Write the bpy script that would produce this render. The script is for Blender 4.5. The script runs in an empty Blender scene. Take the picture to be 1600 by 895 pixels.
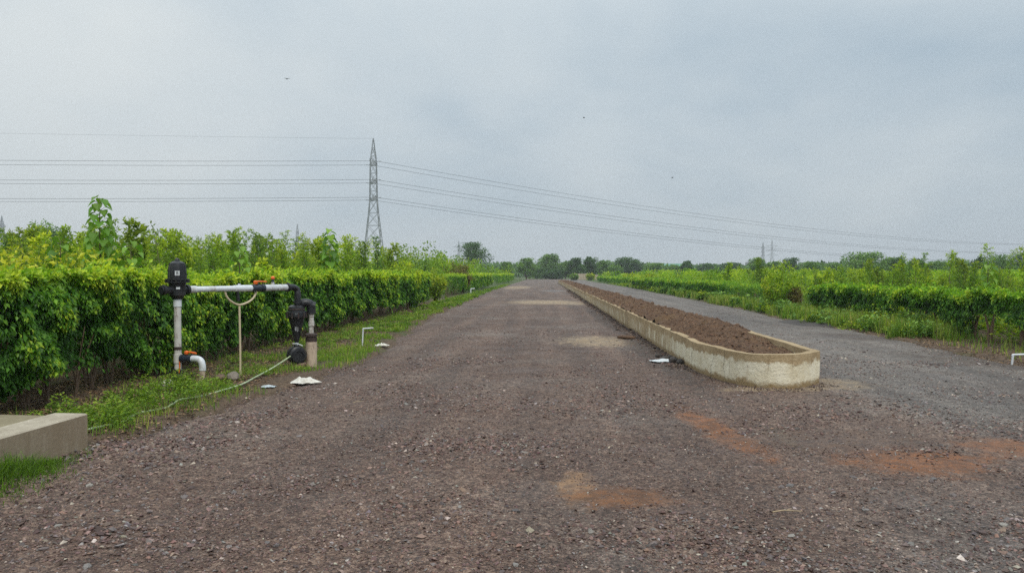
import bpy, math, random
import numpy as np
from mathutils import Vector, Matrix
random.seed(7)
RS = np.random.RandomState(11)
R = math.radians
S = bpy.context.scene
C = S.collection

# ------------------------------------------------------------------ camera
EYE = 1.6
cam = bpy.data.objects.new('camera', bpy.data.cameras.new('camera'))
C.objects.link(cam)
cam.location = (0, 0, EYE)
cam.rotation_euler = (R(90 - 0.97), 0, R(2.49))
cam.data.sensor_width = 36
cam.data.lens = 36 * 1150 / 1600
cam.data.clip_start = 0.05
cam.data.clip_end = 12000
S.camera = cam
S.render.engine = 'CYCLES'
S.cycles.use_denoising = False
S.cycles.max_bounces = 6
S.cycles.diffuse_bounces = 3
S.cycles.transmission_bounces = 4
S.cycles.transparent_max_bounces = 6
S.cycles.volume_bounces = 0
S.view_settings.view_transform = 'Standard'
S.view_settings.look = 'None'
S.view_settings.exposure = 0
S.view_settings.gamma = 1
S.view_settings.use_curve_mapping = False

# ------------------------------------------------------------------ node helper
class N:
    def __init__(s, nt): s.t = nt; s.n = nt.nodes; s.l = nt.links
    def node(s, ty, ins=None, **kw):
        d = s.n.new(ty)
        for k, v in kw.items(): setattr(d, k, v)
        for k, v in (ins or {}).items(): s.put(d.inputs[k], v)
        return d
    def put(s, sock, v):
        if isinstance(v, bpy.types.NodeSocket): s.l.new(v, sock)
        else:
            if sock.type == 'RGBA' and len(v) == 3: v = (*v, 1)
            sock.default_value = v
    def m(s, op, a, b=0.0, c=None, clamp=False):
        d = s.n.new('ShaderNodeMath'); d.operation = op; d.use_clamp = clamp
        s.put(d.inputs[0], a); s.put(d.inputs[1], b)
        if c is not None: s.put(d.inputs[2], c)
        return d.outputs[0]
    def v(s, op, a, b=(0, 0, 0)):
        d = s.n.new('ShaderNodeVectorMath'); d.operation = op
        s.put(d.inputs[0], a)
        if op == 'SCALE': s.put(d.inputs['Scale'], b)
        else: s.put(d.inputs[1], b)
        return d.outputs['Value'] if op in ('LENGTH', 'DOT_PRODUCT', 'DISTANCE') else d.outputs[0]
    def mix(s, f, a, b, mode='MIX'):
        d = s.n.new('ShaderNodeMix'); d.data_type = 'RGBA'; d.blend_type = mode; d.clamp_factor = True
        s.put(d.inputs[0], f); s.put(d.inputs[6], a); s.put(d.inputs[7], b)
        return d.outputs[2]
    def noise(s, vec, scale, detail=4, rough=.55, dist=0):
        d = s.node('ShaderNodeTexNoise', {'Vector': vec, 'Scale': scale, 'Detail': detail, 'Roughness': rough, 'Distortion': dist})
        return d.outputs['Fac']
    def ramp(s, f, stops, interp='LINEAR'):
        d = s.n.new('ShaderNodeValToRGB'); d.color_ramp.interpolation = interp
        e = d.color_ramp.elements
        while len(e) > 1: e.remove(e[-1])
        for i, (p, c) in enumerate(stops):
            if i == 0: el = e[0]; el.position = p
            else: el = e.new(p)
            el.color = (*c, 1) if len(c) == 3 else c
        s.put(d.inputs[0], f)
        return d.outputs[0]
    def rng(s, f, a, b, c=0.0, d=1.0):
        n = s.node('ShaderNodeMapRange', {0: f, 1: a, 2: b, 3: c, 4: d}, interpolation_type='SMOOTHSTEP')
        return n.outputs[0]
    def sep(s, vec):
        return s.node('ShaderNodeSeparateXYZ', {0: vec}).outputs

MATS = {}
def material(name, fn):
    m = bpy.data.materials.new(name); m.use_nodes = True
    n = N(m.node_tree)
    b = m.node_tree.nodes['Principled BSDF']
    fn(n, b)
    MATS[name] = m
    return m
def P(n): return n.node('ShaderNodeTexCoord').outputs['Object']
def WP(n): return n.node('ShaderNodeNewGeometry').outputs['Position']

# ------------------------------------------------------------------ world and sun (overcast)
SUN_EL, SUN_AZ = R(52), R(150)     # azimuth clockwise from +Y (north)
w = bpy.data.worlds.new('World'); S.world = w; w.use_nodes = True
n = N(w.node_tree); bg = w.node_tree.nodes['Background']
sky = n.node('ShaderNodeTexSky', sky_type='NISHITA')
sky.sun_disc = False; sky.sun_elevation = SUN_EL; sky.sun_rotation = SUN_AZ
sky.air_density = 1.0; sky.dust_density = 3.0
d = n.node('ShaderNodeTexCoord').outputs['Generated']
x, y, z = n.sep(d)
zz = n.m('MAXIMUM', z, 0.0)
# sheets of cloud seen flatter towards the horizon
den = n.m('ADD', zz, 0.35)
cv = n.node('ShaderNodeCombineXYZ', {0: n.m('DIVIDE', x, den), 1: n.m('DIVIDE', y, den), 2: 0.0}).outputs[0]
f1 = n.noise(n.v('ADD', cv, (3.1, 1.7, 0)), 0.9, 5, .5, .3)
f2 = n.noise(n.v('ADD', cv, (8.2, 4.4, 0)), 2.6, 4, .5, .2)
side = n.v('DOT_PRODUCT', cv, (0.62, -0.05, 0))       # cover thickens toward +x
t = n.m('ADD', n.m('MULTIPLY', n.m('SUBTRACT', f1, .5), 1.6), n.m('MULTIPLY', n.m('SUBTRACT', f2, .5), .4))
t = n.m('ADD', t, n.m('SUBTRACT', .63, n.m('MULTIPLY', side, .42)))
t = n.m('MULTIPLY', t, 1.0, clamp=True)
cl = n.ramp(t, [(0.0, (.33, .43, .53)), (.35, (.43, .535, .62)), (.62, (.59, .67, .72)), (1.0, (.74, .79, .80))])
hz = n.rng(zz, 0.0, 0.30, 1.0, 0.0)
cl = n.mix(n.m('MULTIPLY', hz, .6), cl, (.53, .585, .62))
up = n.rng(z, 0.25, 1.0, 1.0, 2.1)                    # an overcast sky is brightest overhead
cl = n.v('SCALE', cl, n.m('MULTIPLY', up, 10.0))
col = n.mix(.93, n.v('SCALE', sky.outputs[0], 1.0), cl)
n.put(bg.inputs[0], col); bg.inputs[1].default_value = 0.1

sl = bpy.data.lights.new('sun', 'SUN'); sl.energy = 1.5; sl.angle = R(14); sl.color = (1, .93, .82)
so = bpy.data.objects.new('sun', sl); C.objects.link(so)
sd = Vector((math.sin(SUN_AZ) * math.cos(SUN_EL), math.cos(SUN_AZ) * math.cos(SUN_EL), math.sin(SUN_EL)))
so.rotation_euler = sd.to_track_quat('Z', 'Y').to_euler()
so.location = (0, 0, 40)

# ------------------------------------------------------------------ object helpers
def tag(o, label=None, cat=None, group=None, kind=None):
    if label: o['label'] = label
    if cat: o['category'] = cat
    if group: o['group'] = group
    if kind: o['kind'] = kind
    return o
def link(name, me, mat=None, parent=None, loc=None):
    o = bpy.data.objects.new(name, me); C.objects.link(o)
    if mat is not None and me is not None and not me.materials: me.materials.append(MATS[mat] if isinstance(mat, str) else mat)
    if parent is not None: o.parent = parent
    if loc is not None: o.location = loc
    return o
def empty(name, loc=(0, 0, 0), rz=0, label=None, cat=None, group=None):
    o = bpy.data.objects.new(name, None); C.objects.link(o); o.empty_display_size = .2
    o.location = loc; o.rotation_euler = (0, 0, rz)
    return tag(o, label, cat, group)
def copy_tree(o, parent=None):
    c = o.copy(); C.objects.link(c)
    if parent is not None: c.parent = parent
    for ch in list(o.children): copy_tree(ch, c)
    return c
def np_mesh(name, V, Fc, attrs=None, smooth=False):
    """V (n,3); Fc (m,k) int array; attrs name -> (n,) float or (n,3) colour on points"""
    me = bpy.data.meshes.new(name)
    V = np.asarray(V, dtype=np.float32); Fc = np.asarray(Fc, dtype=np.int32)
    nf, k = Fc.shape
    me.vertices.add(len(V)); me.vertices.foreach_set('co', V.ravel())
    me.loops.add(nf * k); me.loops.foreach_set('vertex_index', Fc.ravel())
    me.polygons.add(nf); me.polygons.foreach_set('loop_start', np.arange(0, nf * k, k, dtype=np.int32))
    try: me.polygons.foreach_set('loop_total', np.full(nf, k, dtype=np.int32))
    except Exception: pass
    me.polygons.foreach_set('use_smooth', np.full(nf, smooth, dtype=bool))
    for an, arr in (attrs or {}).items():
        arr = np.asarray(arr, dtype=np.float32)
        if arr.ndim == 1:
            a = me.attributes.new(an, 'FLOAT', 'POINT'); a.data.foreach_set('value', arr)
        else:
            a = me.attributes.new(an, 'FLOAT_VECTOR', 'POINT'); a.data.foreach_set('vector', arr.ravel())
    me.update(calc_edges=True)
    return me
def _h(ix, iy, iz, s):
    v = (ix * 374761393 + iy * 668265263 + iz * 2147483647 + s * 974634777) & 0xffffffff
    v = ((v ^ (v >> 13)) * 1274126177) & 0xffffffff
    return ((v ^ (v >> 16)) & 0xffff) / 65535.0
def vnoise(x, y, z=0, s=0):
    x, y, z = np.broadcast_arrays(np.asarray(x, float), np.asarray(y, float), np.asarray(z, float))
    ix, iy, iz = (np.floor(a).astype(np.int64) for a in (x, y, z))
    fx, fy, fz = x - ix, y - iy, z - iz
    fx, fy, fz = (f * f * (3 - 2 * f) for f in (fx, fy, fz))
    r = 0
    for a in (0, 1):
        for b in (0, 1):
            for c in (0, 1):
                r = r + _h(ix + a, iy + b, iz + c, s) * (fx if a else 1 - fx) * (fy if b else 1 - fy) * (fz if c else 1 - fz)
    return r
def fbm(x, y, z=0, s=0, o=3):
    r, a, t = 0, 1.0, 0
    for k in range(o):
        r = r + a * vnoise(np.asarray(x) * 2 ** k, np.asarray(y) * 2 ** k, np.asarray(z) * 2 ** k, s + k); t += a; a *= .5
    return r / t
def sstep(x, a, b):
    t = np.clip((x - a) / (b - a), 0, 1); return t * t * (3 - 2 * t)

class MB:
    """collects lathes, tubes and boxes into one mesh"""
    def __init__(s): s.v = []; s.f = []; s.sm = []
    def add(s, vs, fs, smooth=False, M=None):
        o = len(s.v)
        s.v += [tuple(M @ Vector(p)) if M is not None else tuple(p) for p in vs]
        s.f += [tuple(i + o for i in f) for f in fs]; s.sm += [smooth] * len(fs)
    def box(s, c, d, M=None, jit=0, ch=0):
        x, y, z = c; a, b, e = d[0] / 2, d[1] / 2, d[2] / 2
        if ch:
            s.lathe_rect(c, d, ch, M); return
        vs = [(x + i * a, y + j * b, z + k * e) for k in (-1, 1) for j in (-1, 1) for i in (-1, 1)]
        if jit: vs = [tuple(q + random.uniform(-jit, jit) for q in p) for p in vs]
        s.add(vs, [(0, 2, 3, 1), (4, 5, 7, 6), (0, 1, 5, 4), (2, 6, 7, 3), (0, 4, 6, 2), (1, 3, 7, 5)], False, M)
    def lathe_rect(s, c, d, ch, M=None):
        x, y, z = c; a, b, e = d[0] / 2, d[1] / 2, d[2] / 2
        rings = []
        for zz_, k in ((-e, ch), (-e + ch, 0), (e - ch, 0), (e, ch)):
            A, B = a - k, b - k
            rings.append([(x + i, y + j, z + zz_) for i, j in ((-A, -B), (A, -B), (A, B), (-A, B))])
        vs = [p for r in rings for p in r]; fs = [(3, 2, 1, 0), (12, 13, 14, 15)]
        for q in range(3):
            for i in range(4):
                fs.append((q * 4 + i, q * 4 + (i + 1) % 4, q * 4 + 4 + (i + 1) % 4, q * 4 + 4 + i))
        s.add(vs, fs, False, M)
    def lathe(s, prof, seg=20, M=None, smooth=True):
        vs = []; fs = []
        for (r, z_) in prof:
            vs += [(r * math.cos(2 * math.pi * i / seg), r * math.sin(2 * math.pi * i / seg), z_) for i in range(seg)]
        for q in range(len(prof) - 1):
            for i in range(seg):
                j = (i + 1) % seg
                fs.append((q * seg + i, q * seg + j, (q + 1) * seg + j, (q + 1) * seg + i))
        fs.append(tuple(range(seg - 1, -1, -1))); fs.append(tuple(range((len(prof) - 1) * seg, len(prof) * seg)))
        s.add(vs, fs, smooth, M)
    def cyl(s, a, b, r, r2=None, seg=16):
        a, b = Vector(a), Vector(b); q = (b - a).to_track_quat('Z', 'Y').to_matrix().to_4x4()
        s.lathe([(r, 0), (r2 if r2 is not None else r, (b - a).length)], seg, Matrix.Translation(a) @ q)
    def tube(s, pts, r, seg=10):
        pts = [Vector(p) for p in pts]; n_ = len(pts); rs = r if isinstance(r, (list, tuple)) else [r] * n_
        vs = []; fs = []; ref = Vector((0.13, .21, 1)).normalized()
        for i, p in enumerate(pts):
            t_ = (pts[min(i + 1, n_ - 1)] - pts[max(i - 1, 0)]).normalized()
            if i == 0:
                u = t_.cross(ref)
                if u.length < .1: u = t_.cross(Vector((1, 0, 0)))
            u = (u - t_ * u.dot(t_)).normalized(); w_ = t_.cross(u)
            vs += [tuple(p + (u * math.cos(2 * math.pi * k / seg) + w_ * math.sin(2 * math.pi * k / seg)) * rs[i]) for k in range(seg)]
        for i in range(n_ - 1):
            for k in range(seg):
                j = (k + 1) % seg
                fs.append((i * seg + k, i * seg + j, (i + 1) * seg + j, (i + 1) * seg + k))
        fs.append(tuple(range(seg - 1, -1, -1))); fs.append(tuple(range((n_ - 1) * seg, n_ * seg)))
        s.add(vs, fs, True)
    def build(s, name, mat, parent=None, loc=None):
        me = bpy.data.meshes.new(name); me.from_pydata(s.v, [], s.f)
        me.polygons.foreach_set('use_smooth', s.sm)
        me.validate(); me.update()
        # sharp edges where faces meet steeply
        try: me.set_sharp_from_angle(angle=R(38))
        except Exception: pass
        return link(name, me, mat, parent, loc)
def curve(pts, k=8):
    """Catmull-Rom through pts"""
    P_ = [Vector(p) for p in pts]; P_ = [P_[0]] + P_ + [P_[-1]]; out = []
    for i in range(1, len(P_) - 2):
        for j in range(k):
            t_ = j / k; a, b, c_, d_ = P_[i - 1:i + 3]
            out.append(.5 * ((2 * b) + (c_ - a) * t_ + (2 * a - 5 * b + 4 * c_ - d_) * t_ ** 2 + (3 * b - a - 3 * c_ + d_) * t_ ** 3))
    out.append(P_[-2]); return out
def spot(px, dist, z=0.0):
    """ground point at a bearing (photo column) and distance along the view axis"""
    a = (px - 800) / 1150.0; c, s_ = math.cos(R(2.49)), math.sin(R(2.49))
    return Vector((dist * (a * c - s_), dist * (a * s_ + c), z))

# ------------------------------------------------------------------ materials
def m_road(n, b):
    p = WP(n); x, y, z = n.sep(p)
    big = n.noise(p, .35, 4, .6); med = n.noise(p, 1.6, 4, .6); fine = n.noise(p, 38, 3, .7)
    v1 = n.node('ShaderNodeTexVoronoi', {'Vector': p, 'Scale': 55.0, 'Randomness': 1.0})
    v2 = n.node('ShaderNodeTexVoronoi', {'Vector': p, 'Scale': 17.0, 'Randomness': 1.0})
    v3 = n.node('ShaderNodeTexVoronoi', {'Vector': p, 'Scale': 120.0, 'Randomness': 1.0})
    r1 = n.sep(v1.outputs['Color']); r2 = n.sep(v2.outputs['Color']); r3 = n.sep(v3.outputs['Color'])
    val = n.m('ADD', n.m('MULTIPLY', r1[0], .45), n.m('ADD', n.m('MULTIPLY', r2[1], .2), n.m('MULTIPLY', r3[0], .35)))
    brown = n.ramp(val, [(.15, (.035, .022, .017)), (.42, (.122, .078, .062)), (.62, (.20, .138, .112)), (.85, (.40, .31, .26))])
    grey = n.ramp(val, [(.15, (.06, .056, .056)), (.42, (.165, .158, .158)), (.62, (.23, .225, .228)), (.85, (.38, .37, .37))])
    side = n.m('ADD', x, n.m('MULTIPLY', n.m('SUBTRACT', med, .5), 1.5))
    gx = n.m('MULTIPLY', n.rng(side, 3.6, 4.6), n.rng(n.m('ADD', y, n.m('MULTIPLY', x, .6)), 8.0, 12.0))
    far = n.rng(y, 45.0, 120.0, 0.0, .35)
    gf = n.m('MAXIMUM', n.m('MAXIMUM', n.m('MULTIPLY', gx, .9), far), n.m('MULTIPLY', n.rng(n.m('SUBTRACT', x, n.m('MULTIPLY', y, .35)), -.2, 1.0), n.rng(y, 6.5, 4.5, 0.0, .55)))
    gf = n.m('MAXIMUM', gf, n.rng(n.m('ADD', big, n.m('MULTIPLY', med, .35)), .66, .86, 0.0, .45))
    col = n.mix(gf, brown, grey)
    # purplish patches and long wheel-worn bands
    col = n.mix(n.rng(med, .52, .75, 0, .15), col, (.13, .085, .09))
    st = n.node('ShaderNodeCombineXYZ', {0: n.m('MULTIPLY', x, 1.1), 1: n.m('MULTIPLY', y, .06), 2: 0.0}).outputs[0]
    band = n.noise(st, 1.5, 3, .5)
    col = n.mix(1.0, col, n.ramp(band, [(.32, (.72, .71, .71)), (.68, (1.28, 1.26, 1.23))]), 'MULTIPLY')
    col = n.mix(1.0, col, n.ramp(big, [(.3, (.82, .80, .80)), (.7, (1.15, 1.15, 1.12))]), 'MULTIPLY')
    wob = n.m('MULTIPLY', n.m('SUBTRACT', n.noise(p, 4.2, 6, .72), .5), 2.6)
    med2 = n.noise(p, 6.5, 4, .65)
    grit = n.rng(n.noise(p, 30, 4, .75), .50, .62, 0.0, .6)
    rough = .85
    for (cx, cy, rx, ry, ang, c_, s_) in PATCHES:
        dx = n.m('SUBTRACT', x, cx); dy = n.m('SUBTRACT', y, cy)
        ca, sa = math.cos(ang), math.sin(ang)
        u = n.m('DIVIDE', n.m('ADD', n.m('MULTIPLY', dx, ca), n.m('MULTIPLY', dy, sa)), rx)
        v_ = n.m('DIVIDE', n.m('SUBTRACT', n.m('MULTIPLY', dy, ca), n.m('MULTIPLY', dx, sa)), ry)
        e = n.m('ADD', n.m('SQRT', n.m('ADD', n.m('MULTIPLY', u, u), n.m('MULTIPLY', v_, v_))), wob)
        f = n.m('MULTIPLY', n.rng(e, 1.35, .6), s_)
        f = n.m('MULTIPLY', f, n.m('SUBTRACT', 1.0, grit))
        col = n.mix(f, col, n.mix(n.rng(n.m('ADD', n.m('MULTIPLY', med2, .7), n.m('MULTIPLY', fine, .3)), .40, .60), c_, (c_[0] * .5, c_[1] * .55, c_[2] * .7)))
    col = n.mix(1.0, col, (.755, .685, .61), 'MULTIPLY')
    n.put(b.inputs['Base Color'], col)
    b.inputs['Roughness'].default_value = rough
    n.put(b.inputs['Roughness'], n.rng(med, .3, .7, .6, .9))
    pass
    hgt = n.m('ADD', n.m('MULTIPLY', v1.outputs['Distance'], -.6), n.m('ADD', n.m('MULTIPLY', v2.outputs['Distance'], -.35), n.m('MULTIPLY', v3.outputs['Distance'], -.3)))
    hgt = n.m('ADD', hgt, n.m('MULTIPLY', val, .5))
    n.put(b.inputs['Normal'], n.node('ShaderNodeBump', {'Height': hgt, 'Strength': .75, 'Distance': .02}).outputs[0])
SAND = (.60, .47, .30); OR = (.38, .155, .055); BR = (.22, .11, .05); BEI = (.50, .31, .17)
PATCHES = [(0.24, 5.45, .15, .40, 0, BEI, .8), (0.52, 5.25, .42, .24, 0, (.31, .14, .055), .85),
           (1.80, 7.55, .20, 1.15, .12, OR, .8), (2.35, 7.35, .10, .55, 0, (.25, .2, .13), .6), (1.66, 8.3, .16, .3, 0, OR, .7),
           (3.2, 6.45, .62, .45, .2, OR, .9), (2.9, 7.2, .9, .5, 0, (.2, .13, .09), .6), (4.35, 6.95, .5, .45, .3, OR, .75),
           (0.0, 42, 1.9, 3.0, 0, SAND, 1), (1.9, 40, 1.2, 1.6, 0, SAND, .7), (1.3, 17.6, .85, 1.3, 0, SAND, .85), (3.3, 10.40, .9, .2, .12, SAND, .8),
           (4.3, 10.9, .4, .5, 0, SAND, .6), (-3.2, 88, 1.5, 10, 0, SAND, .8), (0.9, 70, 1.2, 4, 0, (.33, .33, .33), .6),
           (2.15, 15.0, .3, 5.0, 0, (.06, .045, .035), .7), (2.1, 28, .3, 9.0, 0, (.06, .045, .035), .7),
           (8.5, 13.5, 1.2, 2.0, .3, (.10, .06, .035), .7), (7.9, 19, .8, 1.5, .3, (.11, .075, .06), .6)]
material('gravel road', m_road)

def m_stone(n, b):
    c = n.node('ShaderNodeAttribute', attribute_name='tone').outputs['Vector']
    k = n.noise(P(n), 90, 3, .6)
    n.put(b.inputs['Base Color'], n.mix(1.0, c, n.ramp(k, [(.3, (.75, .75, .75)), (.7, (1.2, 1.2, 1.2))]), 'MULTIPLY'))
    b.inputs['Roughness'].default_value = .72
material('gravel stone', m_stone)
def m_rock(n, b):
    r = n.node('ShaderNodeObjectInfo').outputs['Random']
    c = n.ramp(r, [(0, (.08, .055, .05)), (.25, (.13, .09, .08)), (.45, (.17, .155, .15)), (.65, (.20, .135, .115)), (.85, (.23, .21, .20)), (1, (.34, .31, .27))])
    k = n.noise(P(n), 45, 4, .65)
    n.put(b.inputs['Base Color'], n.mix(1.0, c, n.ramp(k, [(.3, (.65, .65, .65)), (.7, (1.25, 1.25, 1.25))]), 'MULTIPLY'))
    b.inputs['Roughness'].default_value = .75
    n.put(b.inputs['Normal'], n.node('ShaderNodeBump', {'Height': k, 'Strength': .5, 'Distance': .01}).outputs[0])
material('loose rock', m_rock)

def m_ground(n, b):
    p = WP(n); x, y, z = n.sep(p)
    a = n.noise(p, .5, 5, .6); f = n.noise(p, 14, 4, .7); f2 = n.noise(p, 60, 3, .7)
    soil = n.ramp(f, [(.3, (.06, .038, .024)), (.5, (.13, .085, .052)), (.7, (.21, .14, .09))])
    gr = n.ramp(f, [(.3, (.03, .055, .012)), (.55, (.065, .11, .02)), (.75, (.12, .14, .04))])
    g = n.m('MULTIPLY', n.rng(n.m('ADD', a, n.m('MULTIPLY', f2, .25)), .62, .80), .7)
    farg = n.rng(n.v('LENGTH', n.v('MULTIPLY', p, (1, 1, 0))), 30, 70)
    n.put(b.inputs['Base Color'], n.mix(n.m('MAXIMUM', g, n.m('MULTIPLY', farg, .85)), soil, gr))
    b.inputs['Roughness'].default_value = .95
    n.put(b.inputs['Normal'], n.node('ShaderNodeBump', {'Height': n.m('ADD', f, f2), 'Strength': .8, 'Distance': .04}).outputs[0])
material('field soil', m_ground)

def m_earth(n, b):
    p = WP(n); f = n.noise(p, 9, 5, .7); g = n.noise(p, 45, 4, .75); l = n.noise(p, 1.3, 3, .5)
    c = n.ramp(n.m('ADD', n.m('MULTIPLY', f, .6), n.m('MULTIPLY', g, .4)), [(.32, (.042, .022, .011)), (.5, (.13, .070, .036)), (.66, (.21, .12, .064))])
    c = n.mix(n.rng(l, .5, .68, 0, .4), c, (.19, .115, .045))
    n.put(b.inputs['Base Color'], c); b.inputs['Roughness'].default_value = .95
    n.put(b.inputs['Normal'], n.node('ShaderNodeBump', {'Height': g, 'Strength': .9, 'Distance': .04}).outputs[0])
material('dug earth', m_earth)

def m_plaster(n, b):
    p = WP(n); x, y, z = n.sep(p)
    q = n.v('MULTIPLY', p, (1, 1, .35)); st = n.v('MULTIPLY', p, (1, 1, .12))
    a = n.noise(q, 1.5, 5, .6); f = n.noise(p, 22, 4, .65); s_ = n.noise(st, 13, 4, .6)
    c = n.ramp(n.m('ADD', n.m('MULTIPLY', a, .6), n.m('MULTIPLY', f, .4)), [(.35, (.27, .185, .095)), (.55, (.42, .31, .175)), (.7, (.52, .41, .26))])
    # pale lime wash that runs out towards the top
    e = n.m('ADD', n.m('MULTIPLY', n.m('SUBTRACT', n.noise(p, 3.2, 5, .6), .5), .34), z)
    pale = n.m('MULTIPLY', n.rng(e, .36, .31), n.rng(e, .03, .09))
    near = n.rng(y, 16.5, 12.5)
    pale = n.m('MULTIPLY', pale, n.m('ADD', n.m('MULTIPLY', near, .85), n.m('MULTIPLY', n.m('SUBTRACT', 1.0, near), n.rng(s_, .5, .62))))
    pc = n.ramp(n.noise(p, 5, 4, .6), [(.3, (.68, .60, .42)), (.6, (.86, .80, .63))])
    c = n.mix(pale, c, pc)
    c = n.mix(n.rng(s_, .58, .75, 0, .35), c, (.20, .13, .065))
    c = n.mix(n.m('MULTIPLY', n.rng(n.m('ADD', z, n.m('MULTIPLY', n.m('SUBTRACT', f, .5), .12)), .11, .03), .75), c, (.24, .165, .075))
    wp = n.v('ADD', q, n.v('SCALE', n.node('ShaderNodeTexNoise', {'Vector': p, 'Scale': 3.0, 'Detail': 4.0}).outputs['Color'], .35))
    ck = n.node('ShaderNodeTexVoronoi', {'Vector': n.v('MULTIPLY', wp, (1, 1, .9)), 'Scale': .75}, feature='DISTANCE_TO_EDGE').outputs['Distance']
    ck = n.m('MULTIPLY', n.rng(ck, .006, .001), n.rng(n.noise(p, 1.1, 2, .5), .5, .6))
    c = n.mix(n.m('MULTIPLY', ck, .6), c, (.10, .07, .04))
    n.put(b.inputs['Base Color'], c); b.inputs['Roughness'].default_value = .88
    n.put(b.inputs['Normal'], n.node('ShaderNodeBump', {'Height': n.m('SUBTRACT', n.m('ADD', f, a), ck), 'Strength': .6, 'Distance': .03}).outputs[0])
material('planter plaster', m_plaster)

def m_conc(c0, c1, sc=9, bump=.3, side=None):
    def fn(n, b):
        p = P(n); a = n.noise(p, 2.2, 5, .65); f = n.noise(p, sc * 4, 4, .7)
        cc = n.ramp(n.m('ADD', n.m('MULTIPLY', a, .6), n.m('MULTIPLY', f, .4)), [(.35, c0), (.65, c1)])
        if side:      # soil-splashed, algae-stained vertical faces
            nz = n.sep(n.node('ShaderNodeNewGeometry').outputs['True Normal'])[2]
            st = n.noise(n.v('MULTIPLY', p, (6, 6, 1.2)), 1.5, 4, .6)
            cc = n.mix(n.m('MULTIPLY', n.rng(nz, .6, .3), n.rng(st, .25, .6, .6, 1.0)), cc, n.mix(f, side, tuple(q * 1.7 for q in side)))
        n.put(b.inputs['Base Color'], cc)
        b.inputs['Roughness'].default_value = .88
        n.put(b.inputs['Normal'], n.node('ShaderNodeBump', {'Height': f, 'Strength': bump, 'Distance': .01}).outputs[0])
    return fn
material('chamber concrete', m_conc((.30, .25, .18), (.58, .51, .40), side=(.19, .145, .095)))
material('chamber cover', m_conc((.21, .17, .10), (.33, .28, .18)))
material('grey rock', m_conc((.14, .11, .085), (.30, .26, .21), 6, .6))
material('brown stone', m_conc((.10, .06, .045), (.22, .15, .11), 6, .6))
material('dark clod', m_conc((.035, .03, .028), (.09, .075, .065), 6, .7))
material('old brick', m_conc((.20, .12, .08), (.34, .24, .17), 7, .5))
material('shed wall', m_conc((.45, .46, .46), (.62, .63, .63), 3, .1))
material('shed roof green', m_conc((.10, .26, .19), (.16, .34, .25), 2, .1))
material('shed roof pale', m_conc((.30, .42, .42), (.42, .54, .54), 2, .1))
material('beige block', m_conc((.36, .29, .21), (.50, .42, .32), 3, .2))
material('tower concrete', m_conc((.25, .26, .27), (.36, .37, .38), 3, .2))
def m_plain(c, r=.5, v=.25, sc=20, dirt=None, dsc=4, metal=0, spec=.5):
    def fn(n, b):
        p = P(n); k = n.noise(p, sc, 4, .6)
        col = n.ramp(k, [(.3, tuple(q * (1 - v) for q in c)), (.7, tuple(min(1, q * (1 + v)) for q in c))])
        if dirt:
            col = n.mix(n.rng(n.noise(n.v('MULTIPLY', p, (1, 1, .5)), dsc * 3, 5, .7), .50, .70, 0, .75), col, dirt)
        n.put(b.inputs['Base Color'], col); n.put(b.inputs['Roughness'], n.rng(k, .3, .7, r * .85, min(1, r * 1.2)))
        b.inputs['Metallic'].default_value = metal; b.inputs['Specular IOR Level'].default_value = spec
    return fn
material('white pvc', m_plain((.62, .64, .66), .35, .12, 14, (.30, .25, .19), 4))
material('dirty pvc', m_plain((.58, .56, .52), .5, .1, 14, (.20, .14, .10), 3.2))
material('clean pvc', m_plain((.68, .71, .74), .34, .10, 18, (.40, .36, .30), 1.6))
material('beige pvc', m_plain((.55, .43, .32), .5, .15, 14, (.16, .11, .08), 4))
material('cream tube', m_plain((.60, .50, .33), .5, .12))
material('black plastic', m_plain((.016, .017, .020), .42, .3, 30, (.05, .043, .037), 3))
material('navy plastic', m_plain((.022, .030, .045), .4, .3))
material('orange plastic', m_plain((.85, .16, .02), .38, .12))
material('rusty iron', m_plain((.16, .055, .025), .85, .4, 30))
material('dark iron', m_plain((.05, .032, .026), .7, .4, 25))
material('label white', m_plain((.62, .65, .66), .5, .05))
material('green hose', m_plain((.42, .50, .30), .45, .15, 10, (.25, .25, .14), 2))
material('white cloth', m_plain((.72, .69, .62), .9, .12, 8, (.45, .40, .32), 2))
material('blue plastic film', m_plain((.5, .56, .58), .4, .2, 12))
material('galvanised steel', m_plain((.34, .36, .37), .5, .2, .8, metal=.5))
material('cable', m_plain((.05, .055, .06), .6, .1, .1))
material('bird dark', m_plain((.03, .03, .032), .8, .2))
material('dry twig', m_plain((.42, .32, .2), .9, .2))
material('bark', m_plain((.115, .075, .048), .9, .45, 30))
material('pale stem', m_plain((.16, .14, .07), .8, .35, 20))
material('hedge trunk', m_plain((.15, .10, .065), .9, .45, 30))

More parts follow.
